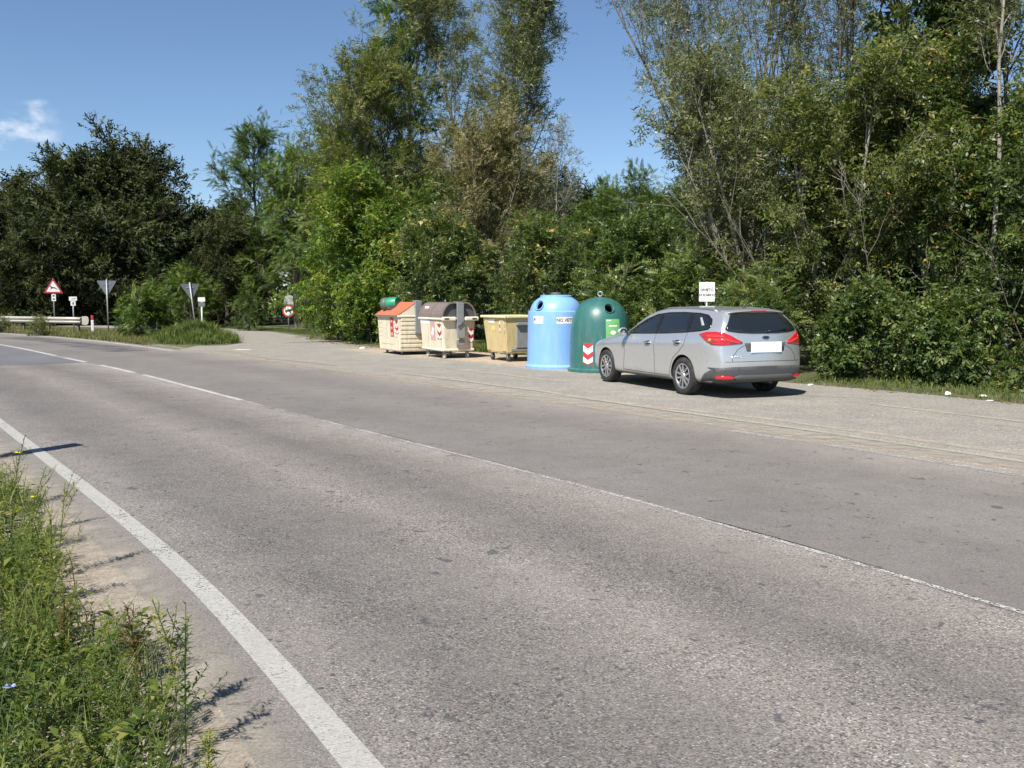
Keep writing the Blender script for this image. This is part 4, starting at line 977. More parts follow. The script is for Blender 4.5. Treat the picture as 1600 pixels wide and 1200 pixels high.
def panel(name, poly, view, mat, parent, off=.004, thick=.006, step=.05, smooth=True):
    """sheet that follows the body; view: 'L' / 'R' side with (x,z), 'B' rear with (y,z), 'T' top with (x,y), 'F' front with (y,z)"""
    P, T, nb = fill2d(poly, step); D = {'L': Vector((0, -1, 0)), 'R': Vector((0, 1, 0)), 'B': Vector((1, 0, 0)), 'T': Vector((0, 0, -1)), 'F': Vector((-1, 0, 0))}[view]
    bm = bmesh.new(); top = []; ok = []
    for a, b in P:
        o_ = {'L': (a, 3, b), 'R': (a, -3, b), 'B': (-4, a, b), 'T': (a, b, 4), 'F': (6, a, b)}[view]
        h, nrm, _, _ = BV.ray_cast(Vector(o_), D)
        if h is None or (view == 'B' and h.x > -.62): top.append(None); continue
        if nrm.dot(D) > 0: nrm = -nrm
        top.append((bm.verts.new(h + nrm * off), bm.verts.new(h + nrm * (off - thick))))
    edges = {}
    for t in T:
        if any(top[i] is None for i in t): continue
        bm.faces.new([top[i][0] for i in t])
        for i, j in ((t[0], t[1]), (t[1], t[2]), (t[2], t[0])): edges[(min(i, j), max(i, j))] = edges.get((min(i, j), max(i, j)), 0) + 1
    for (i, j), c in edges.items():
        if c == 1: bm.faces.new((top[i][0], top[j][0], top[j][1], top[i][1]))
    return bm_obj(name, bm, mat, parent, smooth)
def line(name, pts, w, view, mat, parent, off=.0025):
    poly_a, poly_b = [], []; pts = [Vector(p) for p in pts]
    for i, p in enumerate(pts):
        d = (pts[min(i + 1, len(pts) - 1)] - pts[max(0, i - 1)]).normalized(); q = Vector((-d.y, d.x)) * w / 2
        poly_a.append(tuple(p + q)); poly_b.append(tuple(p - q))
    return panel(name, poly_a + poly_b[::-1], view, mat, parent, off, .004, .08)
# side glass: one dark band with the panes set on it
for V_ in ('L', 'R'):
    band_ = [(2.05, .955), (1.78, 1.10), (1.45, 1.24), (1.12, 1.335), (.75, 1.372), (.3, 1.382), (-.15, 1.372), (-.38, 1.345), (-.54, 1.27), (-.615, 1.16), (-.58, 1.105), (-.40, 1.075), (0, 1.04), (.6, 1.005), (1.2, .982), (1.7, .965)]
    panel('window_surround', band_, V_, TRIM, car, .003, .006)
    panel('window', [(1.86, .985), (1.70, 1.085), (1.42, 1.205), (1.13, 1.297), (.98, 1.325), (.93, 1.01)], V_, GLS, car, .007)
    panel('window', [(.86, 1.012), (.90, 1.333), (.5, 1.35), (.10, 1.35), (-.02, 1.062), (.4, 1.035)], V_, GLS, car, .007)
    qw = panel('window', [(-.10, 1.072), (.01, 1.347), (-.14, 1.344), (-.34, 1.318), (-.48, 1.25), (-.555, 1.165), (-.535, 1.125), (-.38, 1.10)], V_, GLS, car, .007)
    panel('seat_belt_pillar', [(-.36, 1.16), (-.20, 1.29), (-.25, 1.30), (-.43, 1.17)], V_, PALE, qw, .0085, .001)
    # door seams, sill, handles
    line('door_seam', [(1.98, .93), (1.93, .70), (1.95, .42), (1.98, .30)], .007, V_, SEAM, car); line('door_seam', [(.90, 1.0), (.89, .65), (.87, .30)], .007, V_, SEAM, car)
    line('door_seam', [(-.07, 1.06), (-.04, .85), (.12, .72), (.30, .60), (.38, .42), (.40, .30)], .007, V_, SEAM, car); line('door_seam', [(1.98, .30), (.42, .295)], .008, V_, SEAM, car)
    panel('sill_trim', [(2.28, .20), (2.28, .262), (.42, .272), (.42, .205)], V_, BLK, car, .008, .02)
    for hx, hz_ in ((1.10, .838), (.16, .885)):
        sg = 1 if V_ == 'L' else -1
        bm = bmesh.new(); y0 = .905 * sg
        tube(bm, [(hx - .09, y0 - .01 * sg, hz_ - .005), (hx - .07, y0 + .028 * sg, hz_), (hx, y0 + .036 * sg, hz_ + .004), (hx + .07, y0 + .03 * sg, hz_ + .003), (hx + .1, y0 - .01 * sg, hz_ - .003)], [.012, .015, .016, .015, .011], 8)
        hd = bm_obj('door_handle', bm, CHR, car, True)
        panel('handle_cup', [(hx + .085 * math.cos(a), hz_ - .004 + .034 * math.sin(a)) for a in np.linspace(0, 6.28, 17)[:-1]], V_, SEAM, hd, .0022, .003)
# windscreen, rear window, lamps
panel('windscreen', [(2.10, .60), (2.16, 0), (2.10, -.60), (1.55, -.60), (1.38, -.3), (1.36, 0), (1.38, .3), (1.55, .60)], 'T', GLS, car, .005)
rw = panel('rear_window', [(-.655, 1.085), (-.69, 1.12), (-.60, 1.24), (-.515, 1.345), (-.40, 1.372), (.40, 1.372), (.515, 1.345), (.60, 1.24), (.69, 1.12), (.655, 1.085), (.48, 1.06), (.25, 1.048), (-.25, 1.048), (-.48, 1.06)], 'B', GLS, car, .006)
bm = bmesh.new()
for a, b, w_ in (((RX(1.085) - .02, -.05, 1.085), (RX(1.10) + .02, -.42, 1.105), .010), ((RX(1.07) - .004, .0, 1.07), (RX(1.085) - .02, -.05, 1.085), .018)):
    tube(bm, [a, b], w_, 6)
bm_obj('rear_wiper', bm, TRIM, car, True)
bm = bmesh.new(); prism(bm, [(-.60, 1.452), (-.74, 1.442), (-.822, 1.418), (-.826, 1.404), (-.74, 1.405), (-.60, 1.41)], -.545, .545)
bmesh.ops.subdivide_edges(bm, edges=[e for e in bm.edges if abs(e.verts[0].co.y - e.verts[1].co.y) > .5], cuts=9)
for v in bm.verts:
    k = abs(v.co.y) / .545; v.co.z -= .030 * k ** 2.2; v.co.x += .05 * k ** 3
spo = bm_obj('spoiler', bm, SILV, car, True, .006)
bm = bmesh.new(); box(bm, -.828, -.815, -.15, .15, 1.402, 1.417); bm_obj('brake_light', bm, RED, spo)
for sg, V_ in ((1, 'L'), (-1, 'R')):
    sidep = [(-.42, 1.025), (-.58, 1.068), (-.78, 1.078), (-.90, 1.06), (-.955, 1.0), (-.975, .90), (-.93, .868), (-.78, .872), (-.66, .905), (-.55, .965)]
    tl = panel('tail_light', sidep, V_, RED, car, .012, .022, .04)
    rear = [(.875, 1.05), (.84, 1.075), (.74, 1.07), (.62, 1.02), (.53, .965), (.45, .925), (.43, .905), (.46, .89), (.60, .878), (.78, .862), (.875, .87)]
    tl2 = panel('tail_light', [(y * sg, z) for y, z in rear], 'B', RED, car, .012, .022, .04)
    panel('lamp_bar', [(y * sg, z) for y, z in ((.83, .965), (.72, .985), (.55, .93), (.45, .90), (.50, .893), (.70, .925), (.83, .91))], 'B', REDB, tl2, .015, .003, .04)
    panel('turn_signal', [(-.70 + .035 * math.cos(a), .945 + .028 * math.sin(a)) for a in np.linspace(0, 6.28, 13)[:-1]], V_, AMB, tl, .015, .003, .03)
    panel('lamp_bar', [(-.58, 1.01), (-.74, 1.04), (-.90, 1.03), (-.92, .985), (-.76, .99), (-.64, .99)], V_, REDB, tl, .015, .003, .04)
    panel('bumper_trim', [(-.42, .255), (-.50, .31), (-.60, .40), (-.70, .45), (-.80, .487), (-1.02, .50), (-1.02, .24), (-.42, .215)], V_, BLK, car, .012, .02, .05)
    panel('reflector', [(y * sg, z) for y, z in ((.80, .385), (.66, .38), (.56, .355), (.60, .335), (.70, .325), (.80, .335))], 'B', RED, car, .028, .02, .04)
panel('bumper_trim', [(-.90, .50), (-.6, .523), (0, .535), (.6, .523), (.90, .50), (.90, .24), (-.90, .24)], 'B', BLK, car, .014, .02, .05)
panel('diffuser', [(-.60, .36), (-.50, .395), (.50, .395), (.60, .36), (.52, .30), (-.52, .30)], 'B', plain('grey_diffuser', (.075, .075, .076), .5), car, .022, .012, .06)
line('bumper_seam', [(-.86, .60), (-.5, .605), (0, .61), (.5, .605), (.86, .60)], .006, 'B', SEAM, car)
line('tailgate_seam', [(-.40, .865), (-.52, .80), (-.60, .70), (-.62, .61)], .007, 'B', SEAM, car); line('tailgate_seam', [(.40, .865), (.52, .80), (.60, .70), (.62, .61)], .007, 'B', SEAM, car)
panel('plate_recess', [(-.40, .90), (.40, .90), (.36, .765), (-.36, .765)], 'B', BLK, car, .003, .004)
bm = bmesh.new(); box(bm, RX(.83) - .022, RX(.83) - .006, -.30, .30, .745, .915); bm_obj('number_plate', bm, WHT, car, False, .006)
bm = bmesh.new(); prism(bm, [(.075 * math.cos(a), .985 + .032 * math.sin(a)) for a in np.linspace(0, 2 * math.pi, 25)[:-1]], RX(.985) - .012, RX(.985) + .01, axis='X'); em = bm_obj('badge', bm, CHR, car, False, .004)
bm = bmesh.new(); prism(bm, [(.058 * math.cos(a), .985 + .022 * math.sin(a)) for a in np.linspace(0, 2 * math.pi, 25)[:-1]], RX(.985) - .018, RX(.985) - .011, axis='X'); bm_obj('badge_field', bm, plain('dark_blue_enamel', (.015, .03, .09), .2), em)
for y in (.60, .55, .50, .45): panel('model_badge', [(y, .665), (y + .03, .665), (y + .03, .69), (y, .69)], 'B', CHR, car, .003, .003)
# roof rails, aerial, mirrors, head lamps
for sg in (1, -1):
    bm = bmesh.new(); pts = []
    for x in np.linspace(1.02, -.50, 13):
        y = np.interp(x, X[::-1], y10[::-1]) * .90; h, _, _, _ = BV.ray_cast(Vector((x, y * sg, 3)), Vector((0, 0, -1))); e = min(1, min(1.02 - x, x + .50) / .12); pts.append((x, y * sg, h.z - .004 + .024 * e))
    tube(bm, pts, .012, 8); bm_obj('roof_rail', bm, plain('satin_rail', (.45, .45, .46), .35, .8), car, True)
    mb = bmesh.new(); bmesh.ops.create_uvsphere(mb, u_segments=20, v_segments=12, radius=1)
    for v in mb.verts:
        x, y, z = v.co; v.co = Vector((1.83 + x * (.085 if x > 0 else .045), sg * (1.0 + y * .105), 1.005 + z * .075 * (1 - .2 * y * sg)))
    mi = bm_obj('wing_mirror', mb, SILV, car, True)
    mb = bmesh.new(); tube(mb, [(1.84, .83 * sg, .965), (1.83, .92 * sg, .965)], [.03, .028], 8); bm_obj('mirror_arm', mb, BLK, mi, True)
    mb = bmesh.new(); prism(mb, [(sg * (1.0 + .085 * math.cos(a)), 1.005 + .055 * math.sin(a)) for a in np.linspace(0, 2 * math.pi, 21)[:-1]], 1.787, 1.79, axis='X'); bm_obj('mirror_glass', mb, CHR, mi)
    panel('head_light', [(y * sg, z) for y, z in ((.72, .80), (.5, .72), (.42, .66), (.6, .65), (.78, .70))], 'F', mat_glass('lamp_glass_%d' % sg, (.35, .36, .37), .05), car, .006)
bm = bmesh.new(); tube(bm, [(-.42, 0, 1.445), (-.50, 0, 1.475), (-.58, 0, 1.53)], [.02, .012, .004], 6); bm_obj('aerial', bm, BLK, car, True)
# wheel arches cut out of the body, then the wheels
cut = []
for ax in (0.0, 2.648):
    for sg in (1, -1):
        bm = bmesh.new(); lathe(bm, [(0, .60 * sg), (.352, .60 * sg), (.352, 1.1 * sg), (0, 1.1 * sg)], 40, Matrix.Translation((ax, 0, .325)), 'Y'); c = bm_obj('cutter', bm, UNDER); c.matrix_world = car.matrix_world.copy(); cut.append(c)
bpy.context.view_layer.update()
for c in cut: c.parent = car; c.matrix_parent_inverse = Matrix.Identity(4); c.matrix_basis = Matrix.Identity(4)
boolean_cut(body, cut); body.data.shade_smooth()
try:
    body.data.set_sharp_from_angle(angle=R(38))
except Exception: pass
for i, ax in enumerate((0.0, 2.648)):
    for sg in (1, -1):
        o = .795 * sg
        bm = bmesh.new(); lathe(bm, [(.20, o - .10), (.205, o - .105), (.29, o - .105), (.308, o - .09), (.316, o - .06), (.317, o), (.316, o + .06), (.308, o + .088), (.29, o + .102), (.25, o + .106), (.218, o + .098), (.205, o + .085), (.20, o - .10)], 44, Matrix.Translation((ax, 0, .316)), 'Y')
        bmesh.ops.remove_doubles(bm, verts=bm.verts, dist=1e-6); wh = bm_obj('wheel', bm, RUB, car, True); f = sg
        bm = bmesh.new(); lathe(bm, [(0, o + .02 * f), (.195, o + .03 * f), (.203, o + .09 * f), (.212, o + .097 * f), (.212, o + .09 * f), (.2, o - .08 * f), (0, o - .08 * f)], 40, Matrix.Translation((ax, 0, .316)), 'Y'); bm_obj('rim', bm, RIMD, wh, True)
        bm = bmesh.new(); lathe(bm, [(.19, o + .088 * f), (.2, o + .1 * f), (.213, o + .1 * f), (.217, o + .092 * f)], 40, Matrix.Translation((ax, 0, .316)), 'Y'); bm_obj('rim_lip', bm, RIMM, wh, True)
        for k in range(5):
            bm = bmesh.new()
            for d in (-1, 1):
                M_ = Matrix.Translation((ax, 0, .316)) @ Matrix.Rotation(k * 2 * math.pi / 5 + .3 + i * .4, 4, 'Y')
                y_a, y_b = sorted((o + .055 * f, o + .092 * f))
                prism(bm, [(d * .008, .045), (d * .038, .04), (d * .068, .195), (d * .036, .2)] if d > 0 else [(d * .036, .2), (d * .068, .195), (d * .038, .04), (d * .008, .045)], y_a, y_b, M_)
            bm_obj('spoke', bm, RIMM, wh, False, .004)
        bm = bmesh.new(); lathe(bm, [(0, o + .1 * f), (.03, o + .1 * f), (.052, o + .092 * f), (.058, o + .05 * f)], 20, Matrix.Translation((ax, 0, .316)), 'Y'); bm_obj('hub_cap', bm, RIMM, wh, True)
bm = bmesh.new(); tube(bm, [(-.75, -.35, .24), (-.6, -.35, .23), (0.3, -.2, .2)], .03, 8); bm_obj('exhaust', bm, plain('exhaust_steel', (.2, .18, .16), .5, .8), car, True)
# ---------------------------------------------------------------- containers
CREAM = plain('cream_plastic', (.68, .60, .45), .55, var=.2, dirt=((.36, .31, .23), .45), streak=True); CREAM2 = plain('cream_trim', (.72, .66, .52), .5, var=.15)
ORNG = plain('orange_lid_plastic', (.56, .14, .07), .55, var=.2); BRWN = plain('brown_lid_plastic', (.18, .14, .125), .6, var=.3); DKGR = plain('dark_grey_plastic', (.075, .075, .078), .6, var=.2)
STEEL = plain('galvanised_steel', (.33, .345, .355), .45, .45, var=.3); GRNP = plain('green_drum_plastic', (.02, .26, .13), .4, var=.15); DKGREEN = plain('dark_drum_end', (.09, .12, .11), .5)
YELB = plain('yellowed_plastic', (.56, .45, .23), .6, var=.25, dirt=((.30, .25, .12), .5), streak=True); YELR = plain('yellowed_rim', (.62, .58, .34), .55, var=.2)
BLUE = plain('blue_fibreglass', (.20, .40, .74), .38, var=.16, dirt=((.30, .40, .52), .5), streak=True, coat=.25); GREEN = plain('green_fibreglass', (.028, .125, .112), .38, var=.2, dirt=((.09, .15, .135), .5), streak=True, coat=.25)
STW = plain('white_sticker', (.78, .77, .74), .5, var=.1); STR = plain('red_reflective', (.46, .035, .04), .4, var=.12); STK = plain('black_print', (.03, .03, .032), .6, var=.05); STG = plain('light_green_print', (.16, .42, .14), .5, var=.1)
STF = plain('faded_pink_print', (.52, .33, .31), .6, var=.2); STY = plain('yellow_sticker', (.66, .55, .2), .5, var=.1); GREYP = plain('grey_print', (.42, .42, .42), .6); HOLE = plain('hole_inside', (.008, .01, .014), .9)
BINS = None
def chevrons(parent, mapf, w, h, n=2, name='chevron_sticker', torn=None):
    """white panel with red V stripes; mapf(off) gives a mapping from (u, v) about the panel's middle"""
    s = decal(name, [torn or [(-w / 2, -h / 2), (w / 2, -h / 2), (w / 2, h / 2), (-w / 2, h / 2)]], mapf(.003), STW, parent)
    ps = []; t = h / (2 * n + .0) * .5; dv = w * .35
    for k in range(n + 1):
        v = h / 2 - k * h / n
        def cl(z): return max(-h / 2, min(h / 2, z))
        a = [(-w / 2, cl(v + t)), (0, cl(v + t - dv)), (w / 2, cl(v + t)), (w / 2, cl(v - t)), (0, cl(v - t - dv)), (-w / 2, cl(v - t))]
        if k == 0: a = [(-w / 2, h / 2), (w / 2, h / 2), (w / 2, h / 2 - t * .7), (0, h / 2 - t * .7 - dv), (-w / 2, h / 2 - t * .7)]
        if k == n: a = [(-w / 2, -h / 2), (-w / 2, -h / 2 + t), (0, -h / 2 + .002), (w / 2, -h / 2 + t), (w / 2, -h / 2)]
        b = []
        for q in a:
            if not b or (abs(q[0] - b[-1][0]) + abs(q[1] - b[-1][1])) > 1e-5: b.append(q)
        ps.append(b)
    for p_ in ps: decal('chevron', [p_], mapf(.0055), STR, s)
    return s
BIN_RZ = math.atan2(.88, -.47)
def shell(L, D, z0, z1, tb):
    """tapered tub: bottom scaled by tb"""
    bm = bmesh.new(); v = box(bm, -L / 2 * tb[0], L / 2 * tb[0], -D / 2 * tb[1], D / 2 * tb[1], z0, z1, (1 / tb[0], 1 / tb[1])); return bm
def wall(L, D, z0, z1, tb):
    """mappings onto the road side (+Y) and the end (-X) of such a tub"""
    def k(z, i): return tb[i] + (1 - tb[i]) * (z - z0) / (z1 - z0)
    def road(u0, zc): return lambda off: (lambda u, v: Vector((u0 - u, D / 2 * k(zc + v, 1) + off, zc + v)))
    def end(u0, zc): return lambda off: (lambda u, v: Vector((-L / 2 * k(zc + v, 0) - off, u0 - u, zc + v)))
    return road, end
def caster(parent, x, y, r=.1, mat=DKGR, w=.045, top=.24):
    bm = bmesh.new(); lathe(bm, [(r * .35, -w / 2), (r * .9, -w / 2), (r, -w / 4), (r, w / 4), (r * .9, w / 2), (r * .35, w / 2), (r * .35, -w / 2)], 18, Matrix.Translation((x, y, r)), 'Y')
    bmesh.ops.remove_doubles(bm, verts=bm.verts, dist=1e-6); c = bm_obj('caster', bm, mat, parent, False)
    bm = bmesh.new(); lathe(bm, [(0, -w / 2 + .004), (r * .4, -w / 2 + .004), (r * .4, w / 2 - .004), (0, w / 2 - .004)], 14, Matrix.Translation((x, y, r)), 'Y')
    bm_obj('hub', bm, STEEL, c)
    bm = bmesh.new()
    for s in (-1, 1): prism(bm, [(x - .02, r - .02), (x + .02, r - .02), (x + .055, top), (x - .055, top)], y + s * (w / 2 + .004), y + s * (w / 2 + .012))
    box(bm, x - .06, x + .06, y - w / 2 - .014, y + w / 2 + .014, top - .012, top); bm_obj('fork', bm, STEEL, c)
# --- cream bin with the orange lid
L, D, Z0, Z1, TB = 1.75, 1.20, .10, 1.10, (.95, .92)
b1 = thing('waste_bin', (-3.12, 27.38, .006), BIN_RZ, 'cream ribbed bin with orange lid and a green drum on top', 'bin')
bm_obj('tub', shell(L, D, Z0, Z1, TB), CREAM, b1, False, .05, 3); road, end = wall(L, D, Z0, Z1, TB)
for i, z in enumerate(np.linspace(.27, 1.02, 7)):
    if 2 <= i <= 5:
        for (u0, w_) in ((.62, .26), (-.46, .56)):
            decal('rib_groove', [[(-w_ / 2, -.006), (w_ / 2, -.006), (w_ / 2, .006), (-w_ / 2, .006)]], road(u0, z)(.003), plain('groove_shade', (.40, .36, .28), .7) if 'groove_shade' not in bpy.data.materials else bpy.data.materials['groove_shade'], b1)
    bm = bmesh.new(); kx = TB[0] + (1 - TB[0]) * (z - Z0) / (Z1 - Z0); box(bm, -L / 2 * kx - .016, -L / 2 * kx + .01, -D / 2 * .86, D / 2 * .86, z - .045, z + .045); bm_obj('rib', bm, CREAM, b1, False, .012)
bm = bmesh.new(); box(bm, -L / 2 - .03, L / 2 + .03, -D / 2 - .03, D / 2 + .03, 1.085, 1.145); bm_obj('rim', bm, CREAM2, b1, False, .015)
GP = [(-D / 2 - .0, 1.147), (D / 2 + .0, 1.147), (D / 2 * .55, 1.33), (.10, 1.50), (-.10, 1.50), (-D / 2 * .55, 1.33)]
for sx in (-1, 1):
    bm = bmesh.new(); prism(bm, GP, sx * (L / 2 - .01), sx * (L / 2 - .09), axis='X'); bm_obj('gable', bm, CREAM, b1, False, .01)
for sy in (1, -1):
    bm = bmesh.new(); o_ = [(D / 2 + .07, 1.15), (D / 2 * .55, 1.345), (.08, 1.525), (.08, 1.49), (D / 2 * .55, 1.31), (D / 2 + .03, 1.12)]
    prism(bm, [(a * sy, b) for a, b in (o_ if sy > 0 else o_[::-1])], -L / 2 + .0, L / 2 - .0, axis='X'); ld = bm_obj('lid', bm, ORNG, b1, False, .012)
    bm = bmesh.new(); y0, y1 = sorted((sy * (D / 2 + .02), sy * (D / 2 + .085))); box(bm, -L / 2 - .01, L / 2 + .01, y0, y1, 1.112, 1.148); bm_obj('lid_edge', bm, BRWN, ld, False, .006)
bm = bmesh.new(); box(bm, -L / 2 - .075, -L / 2 - .005, -.10, .10, .62, 1.56); box(bm, -L / 2 - .04, -L / 2 + .22, -.075, .075, 1.53, 1.57); bm_obj('lift_bracket', bm, STEEL, b1, False, .01)
dm = Matrix.Translation((.42, .34, 1.47)) @ Matrix.Rotation(R(218), 4, 'Z') @ Matrix.Rotation(R(86), 4, 'Y')
bm = bmesh.new(); lathe(bm, [(0, -.26), (.17, -.26), (.185, -.24), (.185, .24), (.17, .26), (0, .26)], 28, dm); dr = bm_obj('drum', bm, GRNP, b1, True); dr.data.set_sharp_from_angle(angle=R(40))
bm = bmesh.new(); lathe(bm, [(.186, -.242), (.192, -.242), (.192, -.06), (.186, -.06)], 28, dm); bm_obj('drum_band', bm, DKGREEN, dr, True)
bm = bmesh.new(); box(bm, .12, .58, .27, .47, 1.30, 1.42); bm_obj('drum_foot', bm, DKGR, dr)
for sx in (-1, 1):
    for sy in (-1, 1): caster(b1, sx * .62, sy * .38, .07, DKGR, .04, .13)
chevrons(b1, road(-.72, .80), .22, .38); st = decal('red_notice', [[(-.13, -.28), (.13, -.28), (.13, .28), (-.13, .28)]], road(-.33, .80)(.004), STR, b1)
for v, h in ((.18, .1), (-.02, .08), (-.2, .1)): decal('notice_print', [[(-.08, v - h / 2), (.08, v - h / 2), (.05, v + h / 2), (-.08, v + h / 3)]], road(-.33, .80)(.0065), STF, st)
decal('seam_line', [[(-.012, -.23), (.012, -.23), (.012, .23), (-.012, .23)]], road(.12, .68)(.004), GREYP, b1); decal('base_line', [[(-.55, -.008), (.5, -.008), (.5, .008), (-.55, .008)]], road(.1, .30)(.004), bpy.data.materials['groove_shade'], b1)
# --- cream bin with the brown lid
L, D, Z0, Z1, TB = 1.60, 1.00, .20, 1.06, (.93, .90)
b2 = thing('waste_bin', (-1.80, 25.72, .006), BIN_RZ, 'cream bin on casters with arched brown lid and steel lifting bracket', 'bin')
bm_obj('tub', shell(L, D, Z0, Z1, TB), CREAM, b2, False, .07, 4); road, end = wall(L, D, Z0, Z1, TB)
bm = bmesh.new(); box(bm, -L / 2 * .95, L / 2 * .95, -D / 2 * .93, D / 2 * .93, .20, .27); bm_obj('base_rail', bm, CREAM2, b2, False, .02)
bm = bmesh.new(); box(bm, -L / 2 - .03, L / 2 + .03, -D / 2 - .04, D / 2 + .04, 1.045, 1.10); bm_obj('rim', bm, CREAM2, b2, False, .018)
arc = lambda s, z0: [(D / 2 * s * math.cos(a) * (1.0), z0 + .40 * s * min(1, 1.18 * math.sin(a)) ** 1.0) for a in np.linspace(0, math.pi, 15)]
for sx in (-1, 1):
    bm = bmesh.new(); prism(bm, [(a * .93, b) for a, b in arc(1, 1.10)], sx * (L / 2 - .06), sx * (L / 2 - .12), axis='X'); bm_obj('gable', bm, DKGR, b2)
bm = bmesh.new(); outer = arc(1.04, 1.095); inner = [(a * .94, z - .03) for a, z in outer]; prism(bm, outer + inner[::-1], -L / 2 - .01, L / 2 + .01, axis='X'); ld = bm_obj('lid', bm, BRWN, b2, False, .008)
for sx in (-1, 0, 1):
    bm = bmesh.new(); oo = [(a * 1.025, (z - 1.095) * 1.03 + 1.095) for a, z in outer]; x0 = sx * (L / 2 - .05); prism(bm, oo + outer[::-1], x0 - .04, x0 + .04, axis='X'); bm_obj('lid_rib', bm, BRWN, ld, False, .004)
bm = bmesh.new(); box(bm, .28, .52, .37, .45, 1.34, 1.40, M=None); bm_obj('lid_grip', bm, STW, ld, False, .01)
bm = bmesh.new(); box(bm, -L / 2 - .09, -L / 2 - .03, -.10, .10, .62, 1.50); box(bm, -L / 2 - .06, -L / 2 + .20, -.08, .08, 1.50, 1.535); box(bm, -L / 2 - .12, -L / 2 - .088, -.12, .12, .56, .96); br = bm_obj('lift_bracket', bm, STEEL, b2, False, .01)
bm = bmesh.new(); tube(bm, [(-L / 2 - .15, -.06, 1.0), (-L / 2 - .15, .10, .86)], .018, 8); bm_obj('lever', bm, DKGR, br, True)
bm = bmesh.new(); box(bm, -L / 2 - .05, -L / 2 + .02, -.14, .10, .36, .50); bm_obj('step_plate', bm, STEEL, b2, False, .01)
for sy in (-1, 1):
    bm = bmesh.new(); y0, y1 = sorted((sy * .13, sy * (D / 2 + .05))); box(bm, -L / 2 - .10, -L / 2 - .02, y0, y1, 1.02, 1.13); h_ = bm_obj('handle', bm, CREAM2, b2, False, .035, 3)
    bm = bmesh.new(); y0, y1 = sorted((sy * (D / 2 - .16), sy * (D / 2 - .02))); box(bm, -L / 2 - .104, -L / 2 - .09, y0, y1, 1.055, 1.10); bm_obj('handle_slot', bm, DKGR, h_, False, .004)
for sx in (-1, 1):
    for sy in (-1, 1): caster(b2, sx * .56, sy * .34, .075, CREAM2, .05, .215)
chevrons(b2, road(-.56, .73), .25, .42); st = decal('notice', [[(-.16, -.26), (.16, -.26), (.16, .26), (-.16, .26)]], road(-.10, .74)(.004), STF, b2)
decal('notice_print', [[(-.1, -.1), (.02, -.14), (.1, .05), (.0, .12)]], road(-.10, .74)(.0065), STW, st); decal('white_label', [[(-.34, -.06), (.3, -.05), (.3, .05), (-.36, .07)]], road(.38, .98)(.004), STW, b2)
decal('seam_line', [[(-.012, -.25), (.012, -.25), (.012, .25), (-.012, .25)]], road(.22, .68)(.004), GREYP, b2); chevrons(b2, end(-.36, .62), .14, .38)
bm = bmesh.new(); tube(bm, [(.85, .53, .22), (-.72, .53, .215), (-.79, .49, .215)], .014, 6); bm_obj('pedal_bar', bm, STEEL, b2, True)
# --- yellowed open bin
L, D, Z0, Z1, TB = 1.30, 1.06, .24, 1.14, (.86, .82)
b3 = thing('waste_bin', (.0, 24.25, .006), BIN_RZ, 'open yellowed four wheeled bin beside the blue bell', 'bin')
bm = shell(L, D, Z0, Z1, TB)
bm.faces.ensure_lookup_table(); tp = max(bm.faces, key=lambda f: f.calc_center_median().z); bmesh.ops.delete(bm, geom=[tp], context='FACES_ONLY')
tub = bm_obj('tub', bm, YELB, b3, False); sm = tub.modifiers.new('s', 'SOLIDIFY'); sm.thickness = .025; sm.offset = -1; bv = tub.modifiers.new('b', 'BEVEL'); bv.width = .03; bv.segments = 2; bv.limit_method = 'ANGLE'
road, end = wall(L, D, Z0, Z1, TB)
bm = bmesh.new()
for x0, x1, y0, y1 in ((-L / 2 - .05, L / 2 + .05, D / 2 - .02, D / 2 + .06), (-L / 2 - .05, L / 2 + .05, -D / 2 - .06, -D / 2 + .02), (-L / 2 - .05, -L / 2 + .03, -D / 2 + .021, D / 2 - .021), (L / 2 - .03, L / 2 + .05, -D / 2 + .021, D / 2 - .021)): box(bm, x0, x1, y0, y1, 1.12, 1.185)
bm_obj('rim', bm, YELR, b3, False, .018)
bm = bmesh.new()
for x in (-.42, .0, .42): box(bm, x - .012, x + .012, D / 2 * .82 - .01, D / 2 * .83 + .012, .26, .80)
for sx in (-1, 1): prism(bm, [(D / 2 * .83, .27), (D / 2 * .99, 1.11), (D / 2 * .99 + .02, 1.11), (D / 2 * .83 + .02, .27)], sx * (L / 2 - .22) - .1, sx * (L / 2 - .22) + .1, axis='X')
bm_obj('stiffener', bm, YELB, b3, False, .006)
bm = bmesh.new(); box(bm, -L / 2 * .93 - .02, -L / 2 * .93 + .03, -.34, .34, .28, .34); box(bm, -L / 2 * .9 - .06, -L / 2 * .88, -.20, .20, .36, 1.04); box(bm, -L / 2 - .09, -L / 2 * .9, -.23, .23, .94, 1.0); bm_obj('lift_bracket', bm, STEEL, b3, False, .01)
bm = bmesh.new(); prism(bm, [(-L / 2 - .11, .92), (-L / 2 - .03, 1.03), (-L / 2 + .0, 1.0), (-L / 2 - .08, .70)], -.50, -.16); bm_obj('flap', bm, DKGR, b3, False, .008)
bm = bmesh.new(); box(bm, -L / 2 * .84, L / 2 * .84, -D / 2 * .8, D / 2 * .8, .215, .265); bm_obj('base_frame', bm, YELR, b3, False, .012)
for sx in (-1, 1):
    for sy in (-1, 1): caster(b3, sx * .44, sy * .34, .10, RUB, .05, .222)
chevrons(b3, road(-.40, .93), .28, .38, torn=[(-.14, -.13), (-.04, -.19), (.08, -.18), (.14, -.11), (.14, .19), (-.14, .19)]); decal('white_label', [[(-.28, -.045), (.26, -.05), (.28, .05), (-.28, .04)]], road(.26, 1.04)(.004), STW, b3)
